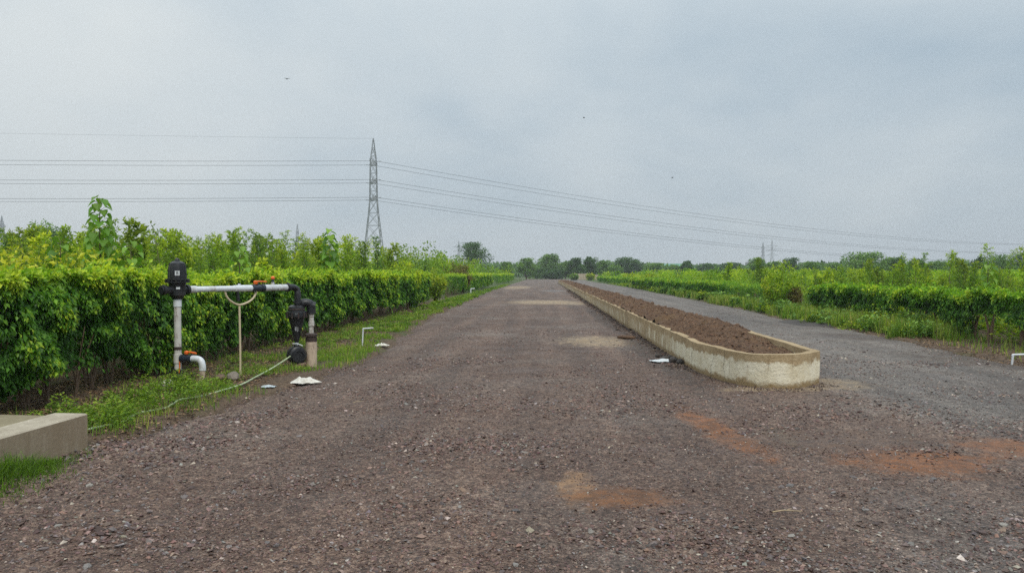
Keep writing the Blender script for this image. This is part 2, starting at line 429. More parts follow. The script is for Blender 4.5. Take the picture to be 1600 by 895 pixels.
def m_leaf(stops, trans=.35, rough=.42, hue=.0):
    def fn(n, b):
        yg = n.node('ShaderNodeAttribute', attribute_name='young').outputs['Fac']
        rd = n.node('ShaderNodeAttribute', attribute_name='rnd').outputs['Fac']
        c = n.ramp(yg, stops)
        c = n.mix(1.0, c, n.ramp(rd, [(0, (.55, .6, .6)), (.5, (1, 1, 1)), (1, (1.35, 1.3, 1.2))]), 'MULTIPLY')
        if hue:
            orr = n.node('ShaderNodeObjectInfo').outputs['Random']
            c = n.mix(n.m('MULTIPLY', orr, hue), c, n.mix(1.0, c, (1.7, 1.05, .7), 'MULTIPLY'))
            c = n.mix(1.0, c, n.ramp(n.m('FRACT', n.m('MULTIPLY', orr, 7.3)), [(0, (.55, .62, .75)), (.5, (.95, .98, .9)), (1, (1.3, 1.2, .9))]), 'MULTIPLY')
        n.put(b.inputs['Base Color'], c); b.inputs['Roughness'].default_value = rough
        b.inputs['Specular IOR Level'].default_value = .3
        tr = n.node('ShaderNodeBsdfTranslucent', {'Color': n.mix(1.0, c, (1.5, 1.5, .6), 'MULTIPLY')})
        mx = n.node('ShaderNodeMixShader', {0: trans, 1: b.outputs[0], 2: tr.outputs[0]})
        n.l.new(mx.outputs[0], n.n['Material Output'].inputs[0])
    return fn
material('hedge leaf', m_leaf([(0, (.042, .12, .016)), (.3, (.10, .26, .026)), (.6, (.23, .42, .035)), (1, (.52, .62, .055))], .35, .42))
material('sapling leaf', m_leaf([(0, (.06, .15, .018)), (.5, (.16, .32, .03)), (1, (.38, .50, .05))], .42, .5, .25))
material('bright weed leaf', m_leaf([(0, (.07, .16, .012)), (.5, (.23, .36, .022)), (1, (.50, .52, .045))], .35, .5))
material('grass blade', m_leaf([(0, (.06, .13, .02)), (.5, (.14, .27, .03)), (.75, (.26, .36, .05)), (1, (.40, .34, .15))], .3, .6))
material('dry shrub leaf', m_leaf([(0, (.10, .07, .03)), (.5, (.17, .12, .05)), (1, (.2, .22, .05))], .2, .7))
material('leaf litter', m_leaf([(0, (.09, .05, .028)), (.5, (.20, .115, .06)), (1, (.36, .25, .14))], .0, .8))
material('tree leaf', m_leaf([(0, (.06, .14, .035)), (.5, (.14, .27, .055)), (1, (.26, .40, .08))], .15, .6))
material('dark tree leaf', m_leaf([(0, (.035, .085, .03)), (.5, (.075, .16, .048)), (1, (.14, .25, .07))], .15, .6))
material('verge weed leaf', m_leaf([(0, (.05, .11, .014)), (.5, (.15, .27, .022)), (1, (.32, .40, .05))], .35, .5))
material('broad leaf', m_leaf([(0, (.06, .15, .025)), (.5, (.13, .28, .04)), (1, (.27, .42, .06))], .35, .45))

# ------------------------------------------------------------------ leaves and blades
def unit(a): return a / np.maximum(np.linalg.norm(a, axis=-1, keepdims=True), 1e-9)
def leaf_geo(pos, dirs, L, W, fold=.25, nrm=None):
    """pointed leaves, two triangles folded along the midrib"""
    n_ = len(pos); dirs = unit(dirs)
    if nrm is None: nrm = RS.normal(size=(n_, 3))
    side = unit(np.cross(dirs, nrm)); nn = np.cross(side, dirs)
    L = np.broadcast_to(L, n_)[:, None]; W = np.broadcast_to(W, n_)[:, None]
    V = np.empty((n_, 4, 3)); mid = pos + dirs * L * .42
    V[:, 0] = pos; V[:, 1] = mid + side * W * .5 + nn * W * fold
    V[:, 2] = pos + dirs * L; V[:, 3] = mid - side * W * .5 + nn * W * fold
    b_ = (np.arange(n_) * 4)[:, None]
    Fc = np.concatenate([b_ + [0, 1, 2], b_ + [0, 2, 3]], 1).reshape(-1, 3)
    return V.reshape(-1, 3), Fc
def leaf_mesh(name, pos, dirs, L, W, young, rnd=None, fold=.25, nrm=None):
    V, Fc = leaf_geo(pos, dirs, L, W, fold, nrm)
    if rnd is None: rnd = RS.rand(len(pos))
    return np_mesh(name, V, Fc, {'young': np.repeat(np.clip(young, 0, 1), 4), 'rnd': np.repeat(rnd, 4)})
def blade_mesh(name, pos, h, wd, young, lean=.35):
    n_ = len(pos); a = RS.rand(n_) * 2 * np.pi; s_ = np.stack([np.cos(a), np.sin(a), 0 * a], 1)
    a2 = RS.rand(n_) * 2 * np.pi; l = np.stack([np.cos(a2), np.sin(a2), 0 * a2], 1) * (lean * h * RS.rand(n_))[:, None]
    up = np.array([0, 0, 1.0])
    V = np.empty((n_, 5, 3)); w_ = (wd * .5)[:, None]
    V[:, 0] = pos - s_ * w_; V[:, 1] = pos + s_ * w_
    m_ = pos + up * (h * .6)[:, None] + l * .4
    V[:, 2] = m_ + s_ * w_ * .7; V[:, 3] = m_ - s_ * w_ * .7; V[:, 4] = pos + up * (h * .92)[:, None] + l
    b_ = (np.arange(n_) * 5)[:, None]
    Fc = np.concatenate([b_ + [0, 1, 2], b_ + [0, 2, 3], b_ + [3, 2, 4]], 1).reshape(-1, 3)
    return np_mesh(name, V.reshape(-1, 3), Fc, {'young': np.repeat(young, 5), 'rnd': np.repeat(RS.rand(n_), 5)})

# ------------------------------------------------------------------ terrain
EL = np.array([(-12, -4.6), (0, -4.5), (4, -4.4), (5.6, -4.35), (6.8, -4.27), (8.5, -4.1), (10.5, -3.72), (13, -3.5), (15.6, -3.55), (22, -3.9), (29.5, -4.35), (45, -4.7), (68, -5.1), (120, -5.2), (240, -5.3)])
ER = np.array([(-12, 8.2), (0, 8.2), (8, 8.2), (13.1, 8.33), (15.4, 8.52), (21, 8.95), (24.2, 8.35), (30, 8.9), (44, 9.4), (84, 10.2), (240, 10.4)])
def edge_l(y): return np.interp(y, EL[:, 0], EL[:, 1]) + (fbm(y * .7, 3.3, 0, 5) - .5) * .55 + (fbm(y * 3.5, 1.1, 0, 6) - .5) * .35
def edge_r(y): return np.interp(y, ER[:, 0], ER[:, 1]) + (fbm(y * .6, 9.3, 0, 7) - .5) * .6 + (vnoise(y * 4, 5.1, 0, 8) - .5) * .14
def road_z(x, y):
    return (fbm(x * .5, y * .35, 0, 21) - .5) * .05 + (fbm(x * 2.2, y * 2.2, 0, 22) - .5) * .018 + .15 * np.exp(-((x + 4.2) / .24) ** 2 - ((y - 5.1) / .62) ** 2)
def verge_z(x, y):
    return .025 + (fbm(x * 1.3, y * 1.3, 0, 31) - .5) * .10 + (fbm(x * 6, y * 6, 0, 35) - .5) * .03
def ground_z(x, y):
    inside = np.minimum(x - edge_l(y), edge_r(y) - x)
    inside = np.where((y > -12) & (y < 232), inside, -5)
    k = sstep(inside, -.05, .22)
    far = sstep(np.hypot(x, y), 60, 260)
    return (verge_z(x, y) * (1 - k) + (-.09) * k) * (1 - far) + far * (-.03)
def seg(*a):
    out = []
    for lo, hi, st in a: out += list(np.arange(lo, hi, st))
    return np.array(out)
gx = seg((-1400, -500, 450), (-500, -60, 40), (-60, -14, 2), (-14, -7, .35), (-7, -3, .1), (-3, 7.5, .5), (7.5, 12, .12), (12, 20, .5), (20, 60, 3), (60, 500, 40), (500, 1401, 450))
gy = seg((-900, -400, 250), (-400, -20, 40), (-20, 3, 1), (3, 20, .12), (20, 50, .3), (50, 120, 1), (120, 300, 8), (300, 700, 50), (700, 1601, 300))
def grid_mesh(name, xs, ys, zf):
    X, Y = np.meshgrid(xs, ys); Z = zf(X, Y)
    V = np.stack([X, Y, Z], -1).reshape(-1, 3); nx, ny = len(xs), len(ys)
    i = (np.arange(ny - 1)[:, None] * nx + np.arange(nx - 1)[None]).ravel()
    return np_mesh(name, V, np.stack([i, i + 1, i + nx + 1, i + nx], 1), smooth=True)
tag(link('ground', grid_mesh('ground', gx, gy, ground_z), 'field soil'), kind='structure')

ry = seg((-12, 3, .5), (3, 14, .06), (14, 30, .12), (30, 80, .5), (80, 232, 2))
uu = np.concatenate([[0, .004, .01], np.linspace(.02, .98, 150), [.99, .996, 1]])
Y, U = np.meshgrid(ry, uu, indexing='ij')
XL, XR = edge_l(Y), edge_r(Y); X = XL + (XR - XL) * U
din = np.minimum(X - XL, XR - X)
Z = road_z(X, Y) - .05 * (1 - sstep(din, 0, .25)) + (fbm(X * 9, Y * 9, 0, 24) - .5) * .012
ny, nx = X.shape
i = (np.arange(ny - 1)[:, None] * nx + np.arange(nx - 1)[None]).ravel()
road = link('gravel_road', np_mesh('gravel_road', np.stack([X, Y, Z], -1).reshape(-1, 3), np.stack([i, i + 1, i + nx + 1, i + nx], 1), smooth=True), 'gravel road')
tag(road, kind='structure')

# stones of the road: a loose layer of real stones, thinning with distance
PX0, PX1 = 2.5, 4.07       # planter outer faces
def in_planter(x, y, m=0.0): return (x > PX0 - m) & (x < PX1 + m) & (y > 11.3 - (1 - ((x - 3.3) / .8) ** 2).clip(0) * .85 - m)
def stone_proto(seed, flat=.6):
    r = np.random.RandomState(seed)
    v = np.array([(1, 0, 0), (-1, 0, 0), (0, 1, 0), (0, -1, 0), (0, 0, 1), (0, 0, -1)], float)
    v = v + r.uniform(-.38, .38, v.shape); v[:, 1] *= r.uniform(.6, .95); v[:, 2] *= flat
    return v
OCT = np.array([(0, 2, 4), (2, 1, 4), (1, 3, 4), (3, 0, 4), (2, 0, 5), (1, 2, 5), (3, 1, 5), (0, 3, 5)])
PROT = np.stack([stone_proto(s) for s in range(24)])
TONES = np.array([(.10, .07, .065), (.16, .115, .105), (.20, .15, .14), (.13, .09, .09), (.25, .20, .185), (.19, .19, .20), (.27, .28, .29), (.22, .15, .13), (.36, .34, .32), (.14, .13, .14), (.48, .46, .43)])
TW_B = np.array([14, 18, 14, 12, 8, 4, 2, 8, 1.6, 7, .5]); TW_G = np.array([4, 7, 8, 5, 8, 20, 14, 3, 7, 14, 1.2])
def stones(name, x, y, r, grey, zf, sink=.25, tones=None):
    n_ = len(x); a = RS.rand(n_) * 2 * np.pi
    v = PROT[RS.randint(0, 24, n_)] * r[:, None, None]
    c, s_ = np.cos(a)[:, None], np.sin(a)[:, None]
    tx, ty = RS.normal(0, .25, (2, n_))
    vx = v[..., 0] * c - v[..., 1] * s_; vy = v[..., 0] * s_ + v[..., 1] * c
    vz = v[..., 2] + vx * tx[:, None] + vy * ty[:, None]
    V = np.stack([vx + x[:, None], vy + y[:, None], vz + (zf(x, y) + r * (.6 - sink) * .6)[:, None]], -1)
    Fc = (np.arange(n_)[:, None, None] * 6 + OCT[None]).reshape(-1, 3)
    if tones is None:
        p1 = TW_B / TW_B.sum(); p2 = TW_G / TW_G.sum()
        t1 = RS.choice(len(TONES), n_, p=p1); t2 = RS.choice(len(TONES), n_, p=p2)
        tn = TONES[np.where(RS.rand(n_) < grey, t2, t1)]
    else: tn = tones[RS.randint(0, len(tones), n_)]
    tn = tn * [.94, .81, .71] * RS.uniform(.5, 1.5, (n_, 1)) * (1 + RS.normal(0, .04, (n_, 3)))
    return np_mesh(name, V.reshape(-1, 3), Fc, {'tone': np.repeat(tn, 6, 0)})
def patch_clear(x, y):
    f = np.zeros_like(x)
    for (cx, cy, rx, ry_, ang, c_, s_) in PATCHES:
        f = np.maximum(f, sstep(np.hypot((x - cx) / rx, (y - cy) / ry_), 1.2, .5) * s_)
    return f
def scatter_road(n_, y0, y1, r_med, sig, clump=.5):
    u = RS.rand(n_); y = y0 * (y1 / y0) ** u
    x = RS.uniform(-1, 1, n_) * (.82 * y + 1.2) - .04 * y
    ok = (x > edge_l(y) - .12) & (x < edge_r(y) + .15) & ~in_planter(x, y, -.02)
    k = fbm(x * .9, y * .9, 0, 51); ok &= RS.rand(n_) > patch_clear(x, y) * .8
    ok &= RS.rand(n_) < ((1 - clump) + clump * 2 * sstep(k, .35, .65)) * (.55 + .75 * sstep(fbm(x * 1.1, y * .07, 0, 54), .35, .6))
    x, y, k = x[ok], y[ok], k[ok]
    r = r_med * np.exp(RS.normal(0, sig, len(x))) * (.75 + .6 * sstep(k, .45, .7))
    corner = sstep(x - .25 * y, 0, 1.2) * sstep(y, 6, 4)
    left = sstep(x, -2.2, -3.2) * sstep(y, 11, 8)
    r = r * (1 + .35 * corner + .45 * left)
    grey = np.clip(sstep(x, 3.4, 4.8) * sstep(y + .6 * x, 9, 13) * .9 + .35 * corner + .25 * (fbm(x * .35, y * .35, 0, 53) > .55), .12, .95)
    return x, y, r, grey
parts_ = [scatter_road(82000, 3.0, 7.0, .0072, .45, .3), scatter_road(62000, 6.5, 14, .0088, .42, .4), scatter_road(22000, 13, 34, .013, .35, .6)]
x, y, r, gk = (np.concatenate(q) for q in zip(*parts_))
r = np.minimum(r, .030)
tag(link('gravel', stones('gravel', x, y, r, gk, road_z), 'gravel stone'), kind='stuff', label='brown and grey crushed gravel covering the road')

# larger single stones, parts of the road
BIG = []
for s in range(8):
    rr = np.random.RandomState(100 + s)
    import bmesh
    bm = bmesh.new(); bmesh.ops.create_icosphere(bm, subdivisions=1, radius=1)
    for v in bm.verts:
        v.co = Vector(v.co) * rr.uniform(.68, 1.15); v.co.y *= .8; v.co.z *= .5
    me = bpy.data.meshes.new('stone'); bm.to_mesh(me); bm.free(); me.materials.append(MATS['loose rock']); BIG.append(me)
cnt = 0
while cnt < 230:
    yy = 3.2 * (12 / 3.2) ** random.random(); xx = random.uniform(-.75 * yy - .3, .68 * yy)
    if not (float(edge_l(yy)) - .05 < xx < float(edge_r(yy))) or bool(in_planter(np.array(xx), np.array(yy), .05)): continue
    corner = (xx > .3 * yy and yy < 6.5) or (xx < -2.2 and yy < 10)
    if not corner and random.random() < .55: continue
    if patch_clear(np.array([xx]), np.array([yy]))[0] > .3: continue
    o = link('stone', random.choice(BIG), None, road); rad = random.uniform(.014, .034) * (1.15 if corner else .9)
    o.location = (xx, yy, float(road_z(xx, yy)) + rad * .1); o.rotation_euler = (random.uniform(-.2, .2), random.uniform(-.2, .2), random.uniform(0, 6.28)); o.scale = (rad, rad * random.uniform(.7, 1.1), rad * random.uniform(.7, 1.1))
    cnt += 1

# ------------------------------------------------------------------ median planter
HP, TH = .47, .13
pl = empty('median_planter', (3.3, 11, 0), 0, 'long low rendered concrete planter filled with brown earth, dividing the gravel road', 'planter')
nose = [(2.52, 15), (2.50, 13.6), (2.50, 12.8), (2.56, 11.8), (2.75, 10.95), (3.02, 10.52), (3.33, 10.40), (3.68, 10.56), (4.05, 10.98)]
nc = [(p.x, p.y) for p in curve([(a, b, 0) for a, b in nose], 10)]
lf = [(2.50, yy) for yy in list(np.arange(130, 30, -1.2)) + list(np.arange(30, 15.1, -.2))]
rt = [(4.06 + .0005 * yy, yy) for yy in list(np.arange(11.04, 30, .2)) + list(np.arange(30, 130.5, 1.2))]
path = lf + nc + rt + [(4.12, 130.4), (2.5, 130.4)]
# offset inward
def inset(path, d_):
    out = []; n_ = len(path)
    for i in range(n_):
        a = Vector(path[i - 1]); b = Vector(path[(i + 1) % n_]); c = Vector(path[i])
        t1 = (c - a).normalized() if (c - a).length > 1e-6 else (b - c).normalized()
        t2 = (b - c).normalized() if (b - c).length > 1e-6 else t1
        t_ = (t1 + t2).normalized(); nr = Vector((-t_.y, t_.x))
        k = max(.35, nr.dot(Vector((-t1.y, t1.x))))
        out.append(tuple(c + nr * d_ / k))
    return out
# path runs down the left side, round the nose, back up the right: inside is on the left hand
inn = inset(path, TH)
rings = []
for (pth, z_) in ((path, -.12), (path, .06), (path, .2), (path, .34), (path, None), (inn, None), (inn, .2)):
    ring = []
    for i, (a, b) in enumerate(pth):
        if z_ is None:
            zz_ = HP + (fbm(b * 1.3, a * 2, 0, 61) - .5) * .035 + (fbm(b * 6, a * 6, 0, 62) - .5) * .014
            zz_ += .012 * (vnoise(b * .45, a, 0, 66) > .5)
        else: zz_ = z_
        jj = (fbm(b * 3, a * 3, zz_ * 3, 63) - .5) * .03
        ring.append((a + jj, b + jj * .5, float(zz_)))
    rings.append(ring)
n_ = len(path); vs = [p for r_ in rings for p in r_]; fs = []
for q in range(len(rings) - 1):
    for i in range(n_):
        j = (i + 1) % n_
        fs.append((q * n_ + i, q * n_ + j, (q + 1) * n_ + j, (q + 1) * n_ + i))
m = MB(); m.add([(a - 3.3, b - 11, c) for a, b, c in vs], fs, True); m.build('wall', 'planter plaster', pl)
# earth
def nose_y(x):
    return np.interp(x, [2.55, 2.72, 2.9, 3.15, 3.42, 3.7, 3.95], [12.3, 11.6, 11.2, 10.85, 10.75, 10.9, 11.2])
def earth_z(x, y):
    u = (x - PX0) / (PX1 - PX0)
    rise = sstep(y, 11, 15)
    hh = .36 + .10 * rise + rise * .30 * np.sin(np.clip(u, 0, 1) * np.pi) ** .8 * (-.22 + 1.05 * fbm(x * 1.0, y * .6, 0, 71))
    hh = hh + (fbm(x * 3, y * 2.6, 0, 72) - .5) * (.08 + .2 * rise) + (fbm(x * 11, y * 11, 0, 73) - .5) * .05
    return hh
ex = np.linspace(PX0 + .05, PX1 - .05, 34); ey = seg((0, 14, .04), (14, 30, .1), (30, 119.3, .35))
V_, U_ = np.meshgrid(ey, ex, indexing='ij')
Yb = nose_y(U_) + .04; Ye = Yb * 0 + V_ + 10.9; Ye = np.maximum(Ye, Yb - .05)
Ze = earth_z(U_, Ye); ny, nx = Ye.shape
i = (np.arange(ny - 1)[:, None] * nx + np.arange(nx - 1)[None]).ravel()
es = link('soil', np_mesh('soil', np.stack([U_ - 3.3, Ye - 11, Ze], -1).reshape(-1, 3), np.stack([i, i + 1, i + nx + 1, i + nx], 1), smooth=True), 'dug earth', pl)
# clods of earth
nC = 15000; cy = 11 * (110 / 11) ** (RS.rand(nC) ** 1.25); cx = RS.uniform(PX0 + .15, PX1 - .15, nC); ok = cy > nose_y(cx) + .12
cx, cy = cx[ok], cy[ok]; cr = (.005 + .0004 * cy) * np.exp(RS.normal(0, .45, len(cx))); cr = np.minimum(cr, .05)
EARTHT = np.array([(.12, .066, .036), (.16, .092, .05), (.075, .043, .025), (.20, .13, .08)])
tag(link('clod', stones('clod', cx - 3.3, cy - 11, cr, 0, lambda a, b: earth_z(a + 3.3, b + 11), .3, EARTHT), 'gravel stone', pl), kind='stuff')
for (a, b, r_) in ((3.93, 15.3, .085), (3.8, 15.9, .06), (3.85, 16.8, .05), (3.9, 24, .09), (3.95, 27, .1), (3.9, 34, .12), (3.85, 39, .14)):
    o = link('clod', BIG[int(a * 100) % 8].copy(), None, pl); o.data.materials.clear(); o.data.materials.append(MATS['dug earth'])
    o.location = (a - 3.3, b - 11, HP + r_ * .55); o.scale = (r_, r_, r_ * 1.5); o.rotation_euler = (.3, .2, a * 9)

# earth and crumbs along the foot of the planter
fy = 12.5 * (70 / 12.5) ** RS.rand(2600); fx = 2.5 - np.abs(RS.normal(0, .16, 2600)) - .01
ang = RS.uniform(0, 1, 900); k_ = np.array(nc)[(ang * (len(nc) - 1)).astype(int)]
d2 = np.abs(RS.normal(0, .13, 900)) + .02
fx2 = k_[:, 0] + (k_[:, 0] - 3.3) * d2; fy2 = k_[:, 1] - d2
fr = np.concatenate([(.008 + .0006 * fy) * np.exp(RS.normal(0, .45, 2600)), .010 * np.exp(RS.normal(0, .4, 900))])
DARK = np.array([(.05, .035, .028), (.09, .06, .045), (.12, .09, .08), (.07, .055, .05), (.17, .13, .10)])
tag(link('earth_crumbs', stones('earth_crumbs', np.concatenate([fx, fx2]), np.concatenate([fy, fy2]), fr, 0, road_z, .2, DARK), 'gravel stone'), kind='stuff', label='dark crumbs of earth and grit lying along the foot of the planter')

# ------------------------------------------------------------------ hedges
STEMS = []
for s in range(8):
    random.seed(300 + s); m = MB()
    for k in range(random.randint(3, 5)):
        a = random.uniform(0, 6.28); b = (random.uniform(-.06, .06), random.uniform(-.06, .06), -.05)
        tip = (b[0] + math.cos(a) * .22, b[1] + math.sin(a) * .22, random.uniform(.8, 1.2))
        mid = (b[0] * .5 + tip[0] * .35 + random.uniform(-.03, .03), b[1] * .5 + tip[1] * .35, .45)
        m.tube(curve([b, mid, tip], 4), [random.uniform(.010, .018)] * 5 + [.008] * 3 + [.005], 5)
    o = m.build('stem', 'hedge trunk'); STEMS.append(o.data); bpy.data.objects.remove(o)
TRK = []
for s in range(6):
    random.seed(400 + s); m = MB()
    for k in range(3):
        a = random.uniform(0, 6.28)
        m.tube(curve([(math.cos(a) * .03, math.sin(a) * .03, -.05), (math.cos(a) * .035, math.sin(a) * .035, .4), (math.cos(a) * .12, math.sin(a) * .12, .9)], 4), [.05, .042, .038, .036, .032, .028, .022, .016, .012], 6)
    o = m.build('stem', 'hedge trunk'); TRK.append(o.data); bpy.data.objects.remove(o)
def hedge(face_x, sgn, y0, y1, depth, h, foot, n_leaf, label, L0=.07, trunks=False, step=.45, seed=0):
    """face_x: the road-side face; sgn=-1 hedge body lies towards -x"""
    root = empty('hedge', (face_x, y0, 0), 0, label, 'hedge')
    u = RS.rand(n_leaf); y = y0 * (y1 / y0) ** u if y1 / y0 > 2 else y0 + (y1 - y0) * u
    face = RS.rand(n_leaf)
    dz = RS.rand(n_leaf); t_ = RS.exponential(.10, n_leaf)
    xin = np.where(face < .62, np.minimum(t_, depth), RS.uniform(0, depth, n_leaf))
    shrub = vnoise(y / step * .5, seed, 0, 80 + seed)
    hh = h + (fbm(y * .8, xin * 1.3, 0, 81 + seed) - .5) * .20 + (vnoise(y * 3.1, xin * 3, 0, 83) - .5) * .20
    ft = foot * (.45 + 1.1 * vnoise(y * 1.3, 4, 0, 85 + seed) + .5 * (shrub - .5)) + .25 * sstep(xin, .1, .6)
    shoot = (RS.rand(n_leaf) < .3) * (vnoise(y * 9, xin * 9, 0, 87) > .72) * RS.rand(n_leaf) * .16
    z = shoot + np.where(face < .62, ft + (hh - ft) * dz ** .8 - .22 * (RS.rand(n_leaf) < .10) * RS.rand(n_leaf), np.where(face < .9, hh - RS.exponential(.06, n_leaf), ft + (hh - ft) * dz))
    bulge = (fbm(y * 1.7, z * 1.9, 0, 91 + seed) - .5) * .46 + (vnoise(y * 6, z * 6, 0, 93) - .5) * .26
    low = sstep(z, .1, .7)
    if trunks:       # each bush narrows to its own trunk
        yk = y0 + .3 + np.round((y - y0 - .3) / step) * step
        y = y + (yk - y) * (1 - sstep(z, .25, .72)) * .72
    xo = xin - bulge + (1 - low) * .18
    # gaps: thin the leaves where the noise is low so the dark inside shows
    gap = fbm(y * 2.6, z * 2.6, xin * 2, 95 + seed)
    keep = (RS.rand(n_leaf) < .12 + 1.2 * sstep(gap, .38, .58)) | ((z > hh - .12) & (RS.rand(n_leaf) < .7))
    ends = np.minimum(y - y0, y1 - y); keep &= (ends > .15 * RS.rand(n_leaf) + .1 * bulge)
    X = face_x + sgn * xo
    pos = np.stack([X - face_x, y - y0, z], 1)[keep]
    nk = len(pos); sc = np.interp(y[keep], [y0, y0 + 8, 40, 150], [1, 1.05, 1.9, 5.0])
    dirs = np.stack([-sgn * (.15 + .55 * RS.rand(nk)), RS.normal(0, .5, nk), -.95 + RS.normal(0, .4, nk)], 1)
    top = sstep(z[keep], hh[keep] - .16, hh[keep] + .02)
    dirs[:, 2] += top * (.5 + 1.1 * RS.rand(nk))
    nrm = np.stack([-sgn * 1.0 + RS.normal(0, .5, nk), RS.normal(0, .5, nk), .55 + RS.normal(0, .4, nk)], 1)
    outer = sstep(bulge[keep] - xin[keep], -.12, .12)
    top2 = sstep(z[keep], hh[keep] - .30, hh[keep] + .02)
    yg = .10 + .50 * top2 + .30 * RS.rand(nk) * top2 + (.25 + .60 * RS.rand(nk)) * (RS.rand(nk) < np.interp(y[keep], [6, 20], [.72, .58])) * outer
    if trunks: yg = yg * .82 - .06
    LL = L0 * sc * RS.uniform(.7, 1.4, nk)
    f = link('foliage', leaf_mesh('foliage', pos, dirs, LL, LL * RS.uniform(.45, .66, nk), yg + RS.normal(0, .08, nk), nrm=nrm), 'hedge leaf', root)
    f['kind'] = 'stuff'
    # leading shoots poking out of the clipped top
    ys = y0 + .3; k = 0
    while ys < min(y1, 60) and k < 170:
        g = link('stem', random.choice(TRK if trunks else STEMS), None, root)
        g.location = (sgn * (.32 + random.uniform(-.1, .15)), ys - y0, 0); g.rotation_euler = (0, 0, random.uniform(0, 6.28)); s_ = h / 1.6
        g.scale = (1, 1, s_ * random.uniform(.9, 1.1))
        ys += step if trunks else step * random.uniform(.8, 1.2) * (1 if ys < 25 else 1.8); k += 1
    return root
random.seed(5)
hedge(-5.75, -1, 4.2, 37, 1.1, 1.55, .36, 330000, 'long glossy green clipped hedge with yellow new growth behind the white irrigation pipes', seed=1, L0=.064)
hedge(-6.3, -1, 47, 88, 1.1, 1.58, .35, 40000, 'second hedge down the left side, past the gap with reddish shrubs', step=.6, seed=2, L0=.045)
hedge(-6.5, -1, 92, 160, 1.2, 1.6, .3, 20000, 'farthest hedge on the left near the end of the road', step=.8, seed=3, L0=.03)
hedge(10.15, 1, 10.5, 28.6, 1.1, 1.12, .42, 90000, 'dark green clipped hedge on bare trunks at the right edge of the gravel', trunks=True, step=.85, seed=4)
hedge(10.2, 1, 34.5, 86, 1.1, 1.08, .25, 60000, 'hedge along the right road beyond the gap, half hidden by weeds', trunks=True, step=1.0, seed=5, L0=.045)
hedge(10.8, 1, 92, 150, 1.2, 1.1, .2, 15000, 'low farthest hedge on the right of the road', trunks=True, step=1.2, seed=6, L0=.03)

# ------------------------------------------------------------------ verge plants
def in_slab(x, y): return (x < -4.1) & (y < 6.85)
def grass(name, x, y, hmin, hmax, wd, young, label, zf=ground_z):
    ok = ~in_slab(x, y); x, y = x[ok], y[ok]; young = np.broadcast_to(young, ok.shape)[ok]
    p = np.stack([x, y, zf(x, y) - .01], 1); dist = np.hypot(x, y)
    h = RS.uniform(hmin, hmax, len(x)); w_ = wd * np.clip(dist / 12, .8, 6)
    o = link(name, blade_mesh(name, p, h, w_ * np.ones(len(x)), np.clip(young + RS.normal(0, .15, len(x)), 0, 1)), 'grass blade')
    return tag(o, kind='stuff', label=label)
n_ = 75000
y = 6.2 * (110 / 6.2) ** RS.rand(n_); t_ = RS.rand(n_)
xe = edge_l(y); x = xe - t_ ** 1.1 * (xe + 6.0) + RS.normal(0, .05, n_)
dens = sstep(fbm(x * 1.5, y * 1.1, 0, 41), .42, .60) * (.35 + .65 * sstep(y, 10.5, 13)) * (1 - .7 * sstep(-x, 5.1, 5.7) * (y < 40))
dens = np.maximum(dens, .35 * sstep(fbm(x * 1.3, y * 1.3, 0, 43), .4, .6) * (y < 10) * (x > -4.9))
ok = RS.rand(n_) < dens
grass('verge_grass', x[ok], y[ok], .04, .15, .009, .15 + .8 * fbm(x[ok] * 1.2, y[ok] * 1.2, 0, 44), 'bright green grass on the verge between the road and the left hedge')
n_ = 70000
y = 13.5 * (120 / 13.5) ** RS.rand(n_); t_ = RS.rand(n_); xe = edge_r(y); x = xe + t_ * 2.2 + RS.normal(0, .06, n_)
dens = sstep(fbm(x, y * .8, 0, 46), .3, .5) * (.05 + .95 * sstep(y + (fbm(x, y, 0, 48) - .5) * 3, 18, 21)) * sstep(x - xe, .0, .35)
ok = RS.rand(n_) < dens
grass('verge_grass', x[ok], y[ok],   .07, .26, .010, .42 + .45 * fbm(x[ok] * .9, y[ok] * .9, 0, 47), 'tall bright grass and weeds along the right verge')
n_ = 3600
a = RS.normal(0, 1, (n_, 2)); y = 5.3 + a[:, 1] * .45; x = -4.14 + np.abs(a[:, 0]) * .11 * (1 + .5 * (y < 5.8))
p = np.stack([x, y, road_z(x, y) - .02], 1)
tag(link('grass_tuft', blade_mesh('grass_tuft', p, RS.uniform(.03, .08, n_) + .13 * sstep(y, 6.15, 5.5) * RS.rand(n_) * sstep(x, -3.85, -4.1), np.full(n_, .006), RS.uniform(.0, .5, n_), 1.1), 'verge weed leaf'), kind='stuff', label='low green grass creeping along the foot of the concrete chamber')
# broad-leaved weeds
def weeds(name, cx, cy, rad, hh, nl, L, mat, label, zf=ground_z):
    """cx.. arrays of clump centres"""
    ps = []; ds = []; yg = []
    for k in range(len(cx)):
        n2 = nl; a = RS.rand(n2) * 6.28; rr = rad[k] * np.sqrt(RS.rand(n2)) ; z = hh[k] * RS.rand(n2) ** .7 * (1 - .5 * (rr / rad[k]) ** 2)
        px_, py_ = cx[k] + np.cos(a) * rr, cy[k] + np.sin(a) * rr
        ps.append(np.stack([px_, py_, zf(px_, py_) + z + .01], 1)); ds.append(np.stack([np.cos(a), np.sin(a), RS.normal(.15, .4, n2)], 1)); yg.append(np.clip(.25 + .55 * z / hh[k] + RS.normal(0, .15, n2), 0, 1))
    ps, ds, yg = map(np.concatenate, (ps, ds, yg)); LL = L * RS.uniform(.6, 1.4, len(ps)) * np.clip(np.hypot(ps[:, 0], ps[:, 1]) / 12, .9, 4)
    nr = np.stack([RS.normal(0, .5, len(ps)), RS.normal(0, .5, len(ps)), np.ones(len(ps))], 1)
    return tag(link(name, leaf_mesh(name, ps, ds, LL, LL * .5, yg, nrm=nr), mat), kind='stuff', label=label)
